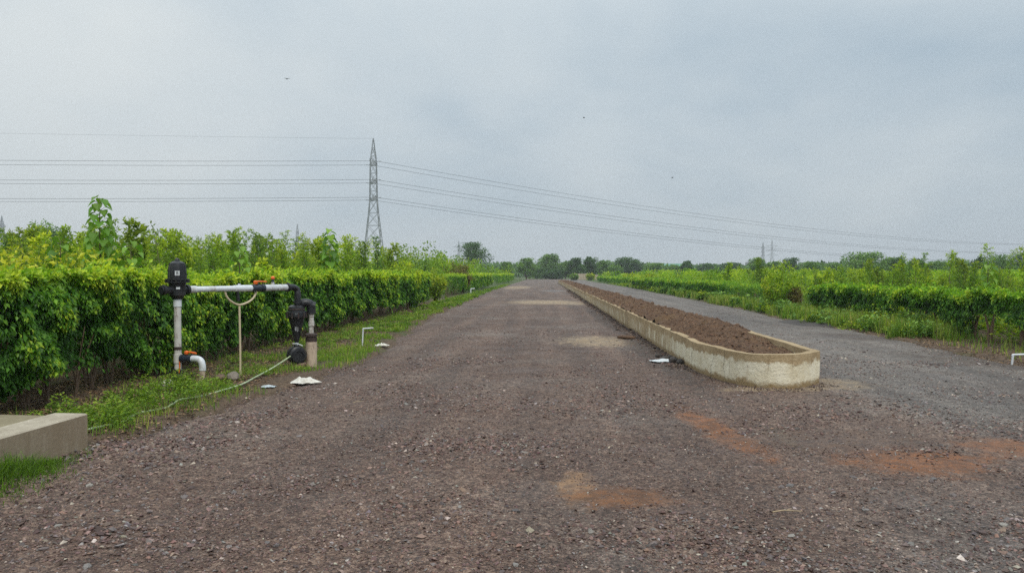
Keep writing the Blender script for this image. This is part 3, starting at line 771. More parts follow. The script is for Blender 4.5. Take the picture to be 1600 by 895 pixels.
def pts(f, n_, test):
    out = []
    while len(out) < n_:
        p = f()
        if test(*p): out.append(p)
    return np.array(out)
q = pts(lambda: (random.gauss(-4.72, .28), random.uniform(7.0, 10.2)), 80, lambda a, b: a < float(edge_l(b)) - .05 and a > -5.6)
weeds('verge_weeds', q[:52, 0], q[:52, 1], RS.uniform(.06, .2, 52), RS.uniform(.08, .30, 52), 150, .042, 'verge weed leaf', 'bright green leafy weeds growing along the pale hose beside the concrete chamber')
q = pts(lambda: (random.uniform(-5.8, -3.9), 10 * 6 ** random.random()), 170, lambda a, b: a < float(edge_l(b)) + .05)
weeds('verge_weeds', q[:, 0], q[:, 1], RS.uniform(.06, .16, 170), RS.uniform(.04, .14, 170), 50, .035, 'verge weed leaf', 'small scattered weeds in the soil around the irrigation pipes and along the left verge')
q = pts(lambda: (random.uniform(8.5, 10.9), 18.5 * 5.5 ** random.random()), 260, lambda a, b: a > float(edge_r(b)) + .1)
weeds('verge_weeds', q[:110, 0], q[:110, 1], RS.uniform(.15, .4, 110), RS.uniform(.15, .55, 110), 130, .04, 'bright weed leaf', 'bright leafy knee-high weeds in front of the right hedge')
weeds('verge_weeds', q[110:, 0], q[110:, 1], RS.uniform(.12, .35, 150), RS.uniform(.12, .6, 150), 130, .055, 'tree leaf', 'darker bushy weeds mixed into the right verge in front of the hedge')
q = pts(lambda: (random.uniform(8.5, 10.6), 18.0 * 5.0 ** random.random()), 240, lambda a, b: a > float(edge_r(b)) + .05)
gq = q[RS.randint(0, 240, 16000)] + RS.normal(0, .10, (16000, 2))
grass('tall_grass', gq[:, 0], gq[:, 1], .2, .6, .008, .45 + .5 * fbm(gq[:, 0] * 1.4, gq[:, 1] * 1.4, 0, 49), 'tall feathery grass clumps along the right verge')
q = pts(lambda: (random.uniform(10.6, 13), random.uniform(10.5, 30)), 90, lambda a, b: True)
weeds('undergrowth', q[:, 0], q[:, 1], RS.uniform(.2, .45, 90), RS.uniform(.25, .6, 90), 120, .055, 'bright weed leaf', 'yellow green undergrowth showing between the trunks of the right hedge')
# leaf litter under the left hedge and round the pipes, and on the right verge
n_ = 30000
y = 5.5 * (40 / 5.5) ** RS.rand(n_); x = -6.9 + 2.9 * RS.rand(n_) ** 1.3; ok = (x < edge_l(y) + .1) & ~in_slab(x, y)
x2 = RS.uniform(8.0, 11, 7000); y2 = RS.uniform(11, 24, 7000); ok2 = x2 > edge_r(y2) - .5
x = np.concatenate([x[ok], x2[ok2]]); y = np.concatenate([y[ok], y2[ok2]]); n_ = len(x)
p = np.stack([x, y, np.maximum(ground_z(x, y), -.02) + .012], 1); a = RS.rand(n_) * 6.28
d_ = np.stack([np.cos(a), np.sin(a), RS.normal(0, .25, n_)], 1)
tag(link('leaf_litter', leaf_mesh('leaf_litter', p, d_, RS.uniform(.03, .065, n_), RS.uniform(.015, .03, n_), RS.rand(n_), nrm=np.stack([RS.normal(0, .3, n_), RS.normal(0, .3, n_), np.ones(n_)], 1)), 'leaf litter'), kind='stuff', label='fallen brown leaves on the soil under the hedges')

# ------------------------------------------------------------------ saplings of the fields behind the hedges
def sapling_meshes(seed, h, spread, nbr, nleaf, L, Wr=.3, droop=.2, z0=.15, yb=.0, plume=1.0):
    r = np.random.RandomState(seed); P_ = []; D_ = []; Yg = []; m = MB()
    lean = r.uniform(-.12, .12, 2)
    def axis(z): return np.array([lean[0] * z * z / h, lean[1] * z * z / h, z])
    m.tube([tuple(axis(z)) for z in np.linspace(-.05, h * .97, 7)], [.018 * h / 2, .016, .013, .011, .008, .005, .002], 5)
    for k in range(nbr):
        f = z0 + (1 - z0) * (k + r.rand()) / nbr; z = f * h; a = k * 2.4 + r.uniform(-.5, .5)
        ln = spread * (1 - f * .82) ** plume * r.uniform(.6, 1.2) + .06
        el = r.uniform(.35, .9); b0 = axis(z); dr = np.array([math.cos(a) * math.cos(el), math.sin(a) * math.cos(el), math.sin(el)])
        m.tube([tuple(b0), tuple(b0 + dr * ln * .5), tuple(b0 + dr * ln + [0, 0, -.1 * ln])], [.005, .0035, .0015], 4)
        nl = max(3, int(nleaf / nbr * (.5 + ln / spread)))
        t_ = r.rand(nl) ** .8; c = b0 + dr * (ln * t_)[:, None] + r.normal(0, .02, (nl, 3)); c[:, 2] -= .1 * ln * t_ ** 2
        P_.append(c); dd = dr * .6 + r.normal(0, .65, (nl, 3)); dd[:, 2] -= droop; D_.append(dd)
        Yg.append(yb + .25 + .45 * f * t_ + r.normal(0, .12, nl) + .15 * (f > .85))
    P_, D_, Yg = map(np.concatenate, (P_, D_, Yg)); LL = L * r.uniform(.7, 1.3, len(P_))
    V, Fc = leaf_geo(P_, D_, LL, LL * Wr)
    me = np_mesh('foliage', V, Fc, {'young': np.repeat(np.clip(Yg, 0, 1), 4), 'rnd': np.repeat(r.rand(len(P_)), 4)})
    so_ = m.build('stem', 'pale stem'); sm = so_.data; bpy.data.objects.remove(so_)
    return sm, me
VAR = []
for s in range(10):
    h_ = [2.3, 2.6, 2.0, 2.8, 2.4, 2.2, 2.9, 1.9, 2.5, 2.1][s]
    VAR.append((h_, *sapling_meshes(500 + s, h_, [.42, .38, .5, .34, .45, .6, .4, .55, .36, .5][s], 40, 1150, [.08, .07, .09, .08, .065, .10, .075, .085, .09, .07][s], [.28, .25, .4, .28, .3, .45, .25, .35, .3, .3][s], yb=[0, .1, .2, 0, .05, .3, -.05, .25, .1, .15][s])))
for (_, a_, b_) in VAR: b_.materials.append(MATS['sapling leaf'])
def place_sapling(x, y, h, v, label, group, cat='sapling'):
    h_, sm, lm = VAR[v]; s_ = h / h_
    e = empty('sapling', (x, y, 0), random.uniform(0, 6.28), label, cat, group); e.scale = (s_ * random.uniform(.9, 1.25),) * 2 + (s_,)
    link('stem', sm, None, e); link('foliage', lm, None, e)
    return e
random.seed(21)
def field(side, n_ind, hfun, label, group):
    cand = []
    for k in range(6000):
        y_ = 5 * (170 / 5) ** random.random()
        if side < 0: x_ = -7.5 - (max(.80 * y_ - 7.5, 0) + 1.5) * random.random()
        else: x_ = 11.9 + (max(.68 * y_ - 11.9, 0) + 1.5) * random.random()
        if (side < 0 and x_ < -.80 * y_ - 1) or (side > 0 and x_ > .68 * y_ + 1): continue
        d_ = math.hypot(x_, y_)
        if any((x_ - a) ** 2 + (y_ - b) ** 2 < (.42 + .022 * d_) ** 2 for _, a, b in cand): continue
        cand.append((d_, x_, y_))
    cand.sort()
    for d_, x_, y_ in cand[:n_ind]: place_sapling(x_, y_, hfun(d_), random.randrange(10), label, group)
    return cand[n_ind:]
restL = field(-1, 175, lambda d_: (1.78 + .033 * min(d_, 40)) * (random.uniform(.78, 1.16) if d_ > 16 else random.uniform(.8, 1.04)), 'leafy upright sapling in the dense green field behind the left hedge', 'saplings behind the left hedge')
restR = field(1, 122, lambda d_: (1.42 + .009 * min(d_, 45)) * random.choice((.7, .85, 1, 1.1, 1.35)) * random.uniform(.9, 1.1), 'leafy upright sapling in the green field behind the right hedge', 'saplings behind the right hedge')
def far_plants(name, cands, hb, label):
    P_ = []; Yg = []; Rn = []; LL = []
    for d_, x_, y_ in cands:
        nl = 170 if d_ < 90 else 90; h = hb(d_) * RS.uniform(.68, 1.22); z = h * RS.rand(nl) ** .7; rr = (.25 + .35 * (1 - z / h)) * (1 + d_ / 60)
        a = RS.rand(nl) * 6.28; q_ = np.sqrt(RS.rand(nl))
        P_.append(np.stack([x_ + np.cos(a) * rr * q_, y_ + np.sin(a) * rr * q_, z], 1)); t_ = RS.rand()
        Yg.append(.02 + .38 * z / h + .5 * t_ + RS.normal(0, .1, nl)); Rn.append(np.clip(RS.rand() * .7 + RS.rand(nl) * .3, 0, 1)); LL.append(np.full(nl, .075 * (1 + d_ / 28)))
    P_, Yg, Rn, LL = map(np.concatenate, (P_, Yg, Rn, LL)); n2 = len(P_)
    D_ = RS.normal(0, .8, (n2, 3)); D_[:, 2] += .5
    tag(link(name, leaf_mesh(name, P_, D_, LL, LL * .45, Yg, Rn), 'sapling leaf'), kind='stuff', label=label)
extra = []
for k in range(900):
    d_ = 90 * (260 / 90) ** random.random(); sd_ = random.choice((-1, 1)); a_ = random.uniform(.12, .8) if sd_ < 0 else random.uniform(.13, .7)
    x_ = sd_ * a_ * d_
    if abs(x_) < 13: continue
    extra.append((d_, x_, d_))
far_plants('field_plants', [c for c in restL + extra if c[1] < 0], lambda d_: 1.72 + .028 * min(d_, 50), 'far green plants of the field on the left running together')
far_plants('field_plants', [c for c in restR + extra if c[1] > 0], lambda d_: 1.45 + .003 * min(d_, 80), 'far green plants of the field on the right running together')
# undergrowth between the saplings
def under(side, n_, label):
    y_ = 5 * (90 / 5) ** RS.rand(n_); x_ = (-7.0 - RS.rand(n_) * (.8 * y_)) if side < 0 else (11.4 + RS.rand(n_) * (.6 * y_))
    k = fbm(x_ * .5, y_ * .5, 0, 101); h = ((1.45 + .4 * sstep(y_, 22, 10)) if side < 0 else .95) * (.62 + .6 * k) * RS.rand(n_) ** .55
    p = np.stack([x_, y_, h], 1); L_ = .075 * (1 + y_ / 22); D_ = RS.normal(0, .7, (n_, 3)); D_[:, 2] -= .1
    yg = .15 + .75 * sstep(fbm(x_ * .7, y_ * .7, 0, 103), .35, .65) * (h / 1.4) + RS.normal(0, .1, n_)
    tag(link('undergrowth', leaf_mesh('undergrowth', p, D_, L_, L_ * .5, yg), 'bright weed leaf'), kind='stuff', label=label)
under(-1, 90000, 'tangled yellow green undergrowth behind the left hedge')
under(1, 60000, 'tangled yellow green undergrowth behind the right hedge')

# distinct plants
def big_leaf_plant(loc, h, seed, label, nleaf=46, L=.2, z0=.3):
    random.seed(seed); r = np.random.RandomState(seed)
    e = empty('tall_plant', loc, 0, label, 'plant'); m = MB()
    m.tube([(0, 0, -.05), (.03, 0, h * .4), (-.02, .02, h * .75), (.0, 0, h * .98)], [.02, .016, .011, .005], 6)
    protos = []
    for s in range(5):
        # heart-shaped leaf, cupped, tip hanging
        out = [(0, 0), (-.05, .28), (.08, .5), (.4, .46), (.75, .2), (1.05, 0), (.75, -.2), (.4, -.46), (.08, -.5), (-.05, -.28)]
        mid = [(.0, 0), (.3, 0), (.6, 0), (.85, 0)]
        V = [(a, b, abs(b) * .35 - .28 * a * a + r.uniform(-.03, .03)) for a, b in out] + [(a, 0, -.28 * a * a - .02) for a, _ in mid]
        F_ = [(0, 1, 10), (1, 2, 10), (2, 3, 11), (2, 11, 10), (3, 4, 12), (3, 12, 11), (4, 5, 13), (4, 13, 12), (0, 10, 9), (9, 10, 8), (8, 11, 7), (8, 10, 11), (7, 12, 6), (7, 11, 12), (6, 13, 5), (6, 12, 13)]
        me = np_mesh('leaf', np.array(V), np.array(F_), {'young': np.full(14, r.uniform(.3, .8)), 'rnd': np.full(14, r.rand())}); me.materials.append(MATS['broad leaf']); protos.append(me)
    for k in range(nleaf):
        f = z0 + (1 - z0) * k / (nleaf - 1); z = f * h; a = k * 2.4; rr = .05 + .26 * (1 - f) ** .6 * r.uniform(.7, 1.1)
        tip = (math.cos(a) * rr, math.sin(a) * rr, z + .03)
        m.tube([(0, 0, z - .03), tip], [.004, .003], 4)
        o = link('leaf', protos[k % 5], None, e); o.location = tip
        s_ = L * 1.12 * (1 - .4 * f ** 3) * r.uniform(.75, 1.15); o.scale = (s_, s_, s_); o.rotation_euler = (r.uniform(-.25, .25), r.uniform(.3, .95), a + r.uniform(-.3, .3))
    m.build('stem', 'pale stem', e)
    return e
def at_h(px, dist, top_py): return EYE + (428 - top_py) * dist / 1150
g = spot(157, 13.0); big_leaf_plant(g, at_h(157, 13, 311), 1, 'tallest broad-leaved plant rising above the left field against the sky', 84, .21, .3)
g = spot(516, 27.0); big_leaf_plant(g, at_h(516, 27, 360), 2, 'tall leafy plant standing above the hedge just left of the steel pylon', 50, .34, .3)
g = spot(95, 12.0); big_leaf_plant(g, at_h(95, 12, 374), 3, 'broad-leaved plant with large pale leaves behind the hedge at the far left', 44, .23, .3)
g = spot(205, 12.3); big_leaf_plant(g, at_h(205, 12.3, 380), 4, 'broad-leaved plant behind the hedge just right of the tallest plant', 40, .2, .3)
g = spot(375, 14.5); big_leaf_plant(g, at_h(375, 14.5, 388), 6, 'broad-leaved plant rising behind the hedge above the white horizontal pipe', 40, .19, .4)
g = spot(1545, 21); big_leaf_plant(g, at_h(1545, 21, 412), 8, 'broad-leaved plant behind the right hedge near the photo edge', 36, .22, .3)
g = spot(262, 12.8)
e = empty('sapling', g, 0, 'thin sapling with sparse dark top leaves above the black filter', 'sapling')
sm, lm = sapling_meshes(777, at_h(262, 12.8, 352), .3, 16, 90, .075, .4, z0=.5); lm.materials.append(MATS['sapling leaf']); link('stem', sm, None, e); link('foliage', lm, None, e)
# shrubs in the hedge gaps
def shrub(px, dist, top, wpx, mat, label, seed, dens=1.0):
    h = at_h(px, dist, top); wd = wpx * dist / 1150 / 2
    e = empty('shrub', spot(px, dist), 0, label, 'shrub')
    ps = []; m = MB(); ds = []; yg = []
    r = np.random.RandomState(seed)
    for k in range(14):
        a = k * 2.4; rr = wd * math.sqrt(r.rand()); hh = h * r.uniform(.6, 1.0) * (1 - .3 * (rr / wd) ** 2)
        t3 = (math.cos(a) * rr, math.sin(a) * rr, hh)
        m.tube(curve([(0, 0, -.05), (t3[0] * .4, t3[1] * .4, hh * .45), t3], 4), [.02, .018, .016, .013, .011, .009, .006, .004, .002], 4)
        nl = int(130 * dens); f = r.rand(nl) ** .6 * .92 + .08
        c = np.stack([t3[0] * f ** 1.1, t3[1] * f ** 1.1, hh * f], 1) + r.normal(0, .14 * wd, (nl, 3)) * [1, 1, .6]
        ps.append(c); ds.append(r.normal(0, .7, (nl, 3)) + [0, 0, .3]); yg.append(.15 + .6 * f + r.normal(0, .15, nl))
    ps, ds, yg = map(np.concatenate, (ps, ds, yg)); ps[:, 2] = np.abs(ps[:, 2])
    LL = .05 * (1 + dist / 18) * r.uniform(.7, 1.3, len(ps)); V, Fc = leaf_geo(ps, ds, LL, LL * .35)
    me = np_mesh('foliage', V, Fc, {'young': np.repeat(np.clip(yg, 0, 1), 4), 'rnd': np.repeat(r.rand(len(ps)), 4)})
    link('foliage', me, mat, e); m.build('stem', 'bark', e)
    return e
shrub(652, 40, 384, 44, 'tree leaf', 'tall mid green feathery bush behind the end of the long left hedge', 1)
shrub(628, 36, 398, 34, 'sapling leaf', 'light green bush to the left of the feathery bush behind the long hedge', 12)
shrub(680, 42, 412, 40, 'bright weed leaf', 'bright green bush filling the gap between the two left hedges', 2)
shrub(706, 58, 406, 40, 'dry shrub leaf', 'reddish brown dry shrub above the second left hedge', 3)
shrub(722, 60, 412, 30, 'dry shrub leaf', 'smaller brownish shrub right of the reddish dry shrub', 13)
shrub(640, 33, 404, 40, 'sapling leaf', 'light green bush directly behind the right end of the long left hedge', 14)
shrub(1222, 30, 398, 62, 'sapling leaf', 'tall yellow green bush in the gap between the two right hedges', 4)
shrub(1242, 29.5, 446, 22, 'dry shrub leaf', 'small reddish shrub against the left end of the near right hedge', 5)
shrub(1205, 32, 425, 40, 'bright weed leaf', 'bright bush just left of the tall bush in the right hedge gap', 15)
shrub(1012, 80, 425, 26, 'bright weed leaf', 'bright green bush beside the far right hedge near the planter end', 6)
shrub(984, 104, 426, 22, 'bright weed leaf', 'small bright bush near the beige wall at the far end', 16)

for k, (px, dist, top, wpx) in enumerate(((1290, 44, 414, 34), (1330, 60, 410, 40), (1372, 38, 416, 36), (1418, 52, 408, 40), (1452, 33, 418, 40), (1500, 45, 411, 44), (1560, 34, 412, 46), (1120, 70, 417, 26), (1160, 85, 414, 26), (1070, 90, 418, 24))):
    shrub(px, dist, top, wpx, 'tree leaf' if k % 2 else 'sapling leaf', 'mid green bush standing among the saplings of the right field', 50 + k)['group'] = 'bushes in the right field'
for k, (px, dist, top, wpx) in enumerate(((318, 30, 388, 40), (430, 36, 386, 40), (478, 30, 392, 36), (552, 40, 390, 38), (592, 44, 392, 40), (30, 24, 380, 60), (236, 26, 384, 40))):
    shrub(px, dist, top, wpx, 'tree leaf' if k % 2 == 0 else 'dry shrub leaf', ('mid green' if k % 2 == 0 else 'brownish olive') + ' bush standing among the saplings of the left field', 70 + k)['group'] = 'bushes in the left field'
shrub(897, 190, 428, 12, 'tree leaf', 'small bush hiding the left end of the beige wall', 91); shrub(922, 188, 428, 12, 'bright weed leaf', 'small bush hiding the right end of the beige wall', 92)
# ------------------------------------------------------------------ trees
def tree(px, dist, top, wpx, label, mat='tree leaf', seed=0, base=.25, group=None, shape=1.0):
    r = np.random.RandomState(seed + int(px)); h = at_h(px, dist, top); end = 780 < px < 1010; w_ = wpx * dist / 1150 / 2 * (.95 if end else 1.12); h = h * 1.03 if end else h * 1.06 + 2.0 * dist / 1150
    e = empty('tree', spot(px, dist), 0, label, 'tree', group); m = MB()
    tr = .035 * h; zb = h * base
    m.tube([(0, 0, -.2), (.02 * h, 0, zb * .6), (0, .01 * h, zb), (0, 0, h * .6)], [tr, tr * .8, tr * .65, tr * .3], 7)
    tips = []; nb = 11
    for k in range(nb):
        a = k * 2.4 + r.uniform(-.3, .3); f = (k + .5) / nb; zc = zb + (h - zb) * (.15 + .72 * f); rr = w_ * (.8 if f < .75 else .45) * r.uniform(.55, 1.0)
        t3 = np.array([math.cos(a) * rr, math.sin(a) * rr, zc]); tips.append(t3); s0 = zb * (.8 + .5 * f)
        m.tube([(0, 0, s0), tuple(t3 * [.5, .5, 0] + [0, 0, s0 * .5 + zc * .5]), tuple(t3)], [tr * .45, tr * .28, tr * .1], 5)
    m.build('trunk', 'bark', e)
    tips.append(np.array([0, 0, h * .9])); ps = []; ds = []; yg = []
    for t3 in tips:
        for q_ in range(5):
            c = t3 + r.normal(0, 1, 3) * [w_ * .24, w_ * .24, h * .06]; rc = w_ * r.uniform(.22, .42)
            nl = 85; u_ = unit(r.normal(size=(nl, 3))); rad = rc * r.rand(nl) ** .4
            p_ = c + u_ * rad[:, None] * [1, 1, .75]; ps.append(p_); ds.append(u_ + r.normal(0, .6, (nl, 3)))
            yg.append(r.uniform(.15, .7) + .2 * u_[:, 2] + r.normal(0, .1, nl))
    ps, ds, yg = map(np.concatenate, (ps, ds, yg))
    ok = (ps[:, 2] > zb * .45) & (ps[:, 2] < h * 1.02); ps, ds, yg = ps[ok], ds[ok], yg[ok]
    LL = np.maximum(w_ * .075, .0016 * dist) * r.uniform(.7, 1.4, len(ps)); V, Fc = leaf_geo(ps, ds, LL, LL * .6)
    me = np_mesh('crown', V, Fc, {'young': np.repeat(np.clip(yg, 0, 1), 4), 'rnd': np.repeat(r.rand(len(ps)), 4)})
    link('crown', me, mat, e)
    return e
T = 'tree leaf'; K = 'dark tree leaf'
TREES = [
 (75, 130, 354, 72, 'broad domed tree rising over the field at the far left', T, .1),
 (25, 150, 372, 50, 'lower pale tree at the left edge of the photo', T, .1),
 (740, 190, 385, 40, 'round dark tree standing alone above the second left hedge', K, .45),
 (790, 200, 411, 26, 'small tree just left of the road end', T, .1),
 (822, 215, 405, 30, 'bushy tree at the left corner of the road end', T, .1),
 (858, 250, 399, 36, 'pale round-crowned tree behind the road end', T, .35),
 (846, 228, 420, 34, 'low dark bush across the road end', K, .05),
 (868, 226, 421, 30, 'low dark bush at the head of the planter', K, .05),
 (883, 230, 410, 20, 'narrow tree behind the head of the planter', T, .1),
 (900, 222, 405, 28, 'dark tree behind the beige wall', K, .15),
 (922, 226, 403, 26, 'dark tree right of the beige wall with a pointed top', K, .15),
 (944, 240, 408, 24, 'mid green tree left of the broad dark pair', T, .1),
 (972, 260, 404, 38, 'broad rounded tree, left one of the dark pair', K, .1),
 (992, 262, 407, 30, 'broad rounded tree, right one of the dark pair', K, .1),
 (960, 210, 416, 30, 'low green bush tree in front of the dark pair', T, .05),
 (1022, 230, 415, 34, 'low green tree left of the green-roofed shed', T, .1),
 (1050, 215, 418, 26, 'small green tree in front of the green-roofed shed', T, .1),
 (1073, 210, 412, 16, 'thin dark tree between the two sheds', K, .3),
 (1105, 250, 416, 40, 'low dark tree right of the pale-roofed shed', K, .1),
 (1136, 270, 415, 26, 'small dark tree, left one of two far bumps', K, .1),
 (1148, 280, 415, 20, 'small dark tree, right one of two far bumps', K, .1),
 (1183, 170, 408, 26, 'green tree between the water tower and the far pylons', T, .15),
 (1212, 180, 413, 26, 'small green tree under the far twin pylons', T, .1),
 (1234, 200, 407, 28, 'dark tree right of the far twin pylons', K, .1),
 (1268, 150, 413, 30, 'green tree behind the tall bush in the hedge gap', T, .1),
 (1302, 160, 416, 36, 'low green tree left of the largest right-hand tree', T, .1),
 (1352, 150, 400, 66, 'largest broad green tree on the right skyline', T, .1),
 (1388, 150, 407, 30, 'tree joined to the right side of the largest skyline tree', T, .1),
 (1404, 140, 405, 22, 'narrow dark tree on the right skyline', K, .1),
 (1432, 140, 409, 26, 'thin-crowned dark tree right of the narrow one', K, .2),
 (1462, 150, 413, 30, 'low green tree between two gaps on the right skyline', T, .1),
 (1494, 135, 410, 44, 'wide green tree on the right skyline', T, .1),
 (1531, 130, 406, 20, 'small pointed dark tree on the right skyline', K, .2),
 (1562, 125, 403, 44, 'bushy green tree near the right edge of the skyline', T, .1),
 (1596, 130, 402, 40, 'dark bushy tree cut by the right edge of the photo', K, .1),
]
for k, (px, dist, top, wpx, lab, mt, bs) in enumerate(TREES): tree(px, dist, top, wpx, lab, mt, k, bs)
# far wood on the horizon
n_ = 70000; th = RS.uniform(-.85, .8, n_); dd = RS.uniform(330, 620, n_); x = th * dd; y = dd.copy()
hh = (3.2 + 5.5 * fbm(x * .03, y * .01, 0, 111)) ; z = hh * RS.rand(n_) ** .7; p = np.stack([x, y, z], 1)
tag(link('distant_woodland', leaf_mesh('distant_woodland', p, RS.normal(size=(n_, 3)), np.full(n_, 1.9), np.full(n_, 1.3), .5 * RS.rand(n_)), 'tree leaf'), kind='stuff', label='low band of distant trees along the horizon')

# ------------------------------------------------------------------ far buildings
def shed(px, dist, wpx, top, eave, roof, label):
    wd = wpx * dist / 1150; h1 = at_h(px, dist, eave); h2 = at_h(px, dist, top); dp = wd * .45
    e = empty('shed', spot(px, dist), R(-4), label, 'shed')
    m = MB(); m.box((0, 0, h1 / 2), (wd, dp, h1)); wl = m.build('wall', 'shed wall', e)
    m = MB(); a, b = wd / 2 + .6, dp / 2 + .8
    vs = [(-a, -b, h1 - .1), (a, -b, h1 - .1), (a, b, h1 - .1), (-a, b, h1 - .1), (-a, 0, h2), (a, 0, h2), (-a, -b, h1 + .1), (a, -b, h1 + .1), (a, b, h1 + .1), (-a, b, h1 + .1), (-a, 0, h2 + .2), (a, 0, h2 + .2)]
    m.add(vs, [(0, 4, 5, 1), (4, 3, 2, 5), (6, 7, 11, 10), (10, 11, 8, 9), (0, 1, 7, 6), (2, 3, 9, 8), (0, 6, 10, 4), (4, 10, 9, 3), (1, 5, 11, 7), (5, 2, 8, 11)]); m.build('roof', roof, e)
    m = MB(); m.box((-wd * .2, -dp / 2 - .05, h1 * .4), (wd * .14, .1, h1 * .8)); m.build('door', 'tower concrete', e)
    for k in range(3):
        m = MB(); m.box((wd * (.05 + .14 * k), -dp / 2 - .04, h1 * .6), (wd * .07, .08, h1 * .25)); m.build('window', 'navy plastic', e)
shed(1046, 380, 38, 412.5, 418, 'shed roof green', 'far shed with a green roof beyond the right field')
shed(1087, 390, 46, 415.5, 420, 'shed roof pale', 'far shed with a pale grey green roof right of the green one')
e = empty('boundary_wall', spot(908, 205), 0, 'short beige block wall at the far end of the planter', 'wall')
m = MB()
m.box((0, 0, .85), (3.4, .3, 1.7)); m.build('panel', 'beige block', e)
m = MB(); m.box((3.9, .4, .7), (1.8, .3, 1.4)); m.build('panel', 'beige block', e)
for xx in (-1.75, 1.75): m = MB(); m.box((xx, 0, .95), (.35, .4, 1.9)); m.build('pier', 'beige block', e)
e = empty('water_tower', spot(1169, 500), 0, 'slim grey water tower far off right of the sheds', 'tower')
m = MB(); m.lathe([(1.3, 0), (1.2, 6)], 12); m.build('shaft', 'tower concrete', e)
m = MB(); m.lathe([(1.2, 6), (2.0, 7), (2.0, 9.4), (.8, 10.2)], 14); m.build('tank', 'tower concrete', e)
e = empty('utility_pole', spot(1252, 230), R(15), 'dark utility pole with a crossarm among the right skyline trees', 'pole')
hh = at_h(1252, 230, 412); m = MB(); m.cyl((0, 0, 0), (0, 0, hh), .16, .11, 8); m.build('post', 'bark', e)
m = MB(); m.box((0, 0, hh - .5), (2.0, .14, .16)); m.build('crossarm', 'dark iron', e)

# ------------------------------------------------------------------ pylons and lines
def bar(m, a, b, t_=.1):
    a, b = Vector(a), Vector(b); q_ = (b - a).to_track_quat('Z', 'Y').to_matrix().to_4x4()
    m.box((0, 0, (b - a).length / 2), (t_, t_, (b - a).length), Matrix.Translation(a) @ q_)
LV = [(0, 3.9), (6.5, 3.1), (12, 2.45), (17, 1.9), (21, 1.45), (25.2, 1.15), (28, 1.1), (30.7, 1.05), (33.6, 1.0), (36.5, .95), (39, .75), (41.5, .42), (44.6, .06)]
ARM = [(25.2, 4.6), (30.7, 4.6), (36.5, 4.6)]
def pylon(label, loc, rz, scale=1.0, arm=4.6, fat=1.0):
    e = empty('transmission_pylon', loc, rz, label, 'pylon'); e.scale = (scale,) * 3
    cs = [(-1, -1), (1, -1), (1, 1), (-1, 1)]
    for cx_, cy_ in cs:
        m = MB()
        for (z0, a0), (z1, a1) in zip(LV[:-1], LV[1:]): bar(m, (cx_ * a0, cy_ * a0, z0), (cx_ * a1, cy_ * a1, z1), .2 * fat)
        m.build('leg', 'galvanised steel', e)
    m = MB()
    for i, ((z0, a0), (z1, a1)) in enumerate(zip(LV[:-1], LV[1:])):
        for k in range(4):
            (ax, ay), (bx, by) = cs[k], cs[(k + 1) % 4]
            bar(m, (ax * a0, ay * a0, z0), (bx * a1, by * a1, z1), .11 * fat); bar(m, (bx * a0, by * a0, z0), (ax * a1, ay * a1, z1), .11 * fat)
            bar(m, (ax * a1, ay * a1, z1), (bx * a1, by * a1, z1), .12 * fat)
    m.build('bracing', 'galvanised steel', e)
    for (z, _) in ARM:
        for s_ in (-1, 1):
            m = MB(); tip = (0, s_ * arm, z); A = 1.1
            for c_ in (-1, 1):
                bar(m, (c_ * A, s_ * A, z), tip, .14 * fat); bar(m, (c_ * A, s_ * A, z + 1.8), tip, .14 * fat)
                bar(m, (c_ * A * .5, s_ * (A + arm) / 2, z + .9), (c_ * A * .5, s_ * (A + arm) / 2, z), .1 * fat)
            bar(m, (-A * .5, s_ * (A + arm) / 2, z), (A * .5, s_ * (A + arm) / 2, z), .1 * fat)
            m.build('cross_arm', 'galvanised steel', e)
    return e
PY = spot(584, 236)
vd = math.atan2(PY.y, PY.x) - math.pi / 2
top_h = at_h(584, 236, 217)
main = pylon('tall grey lattice pylon rising behind the left hedge, nearest in the photo', PY, vd + R(6), top_h / 44.6)
for (z, _) in ARM:
    for s_ in (-1, 1):
        for k in (-1, 1):
            m = MB(); m.lathe([(.03, 0)] + [(.13 if q % 2 else .07, .15 + .14 * q) for q in range(12)] + [(.03, 1.9)], 8, Matrix.Translation((0, s_ * 4.6, z)) @ Matrix.Rotation(k * R(80), 4, 'Y'))
            m.build('insulator', 'tower concrete', main)
FP = [(1206, 960, 375, 'right one of the two faint far pylons on the right skyline', R(70), 7.5), (1192, 1040, 378, 'left one of the two faint far pylons on the right skyline', R(10), 6),
      (465, 720, 350, 'faint far pylon above the field left of the nearest pylon', R(15), 5), (4, 640, 337, 'faint far pylon at the left edge of the photo', R(10), 5),
      (717, 1230, 376, 'very faint far pylon left of the lone round tree', R(75), 8), (556, 1230, 374, 'very faint far pylon just left of the nearest pylon', R(15), 5)]
for px, dist, top, lab, rz, arm in FP: pylon(lab, spot(px, dist), rz, at_h(px, dist, top) / 44.6, arm, 1.7)
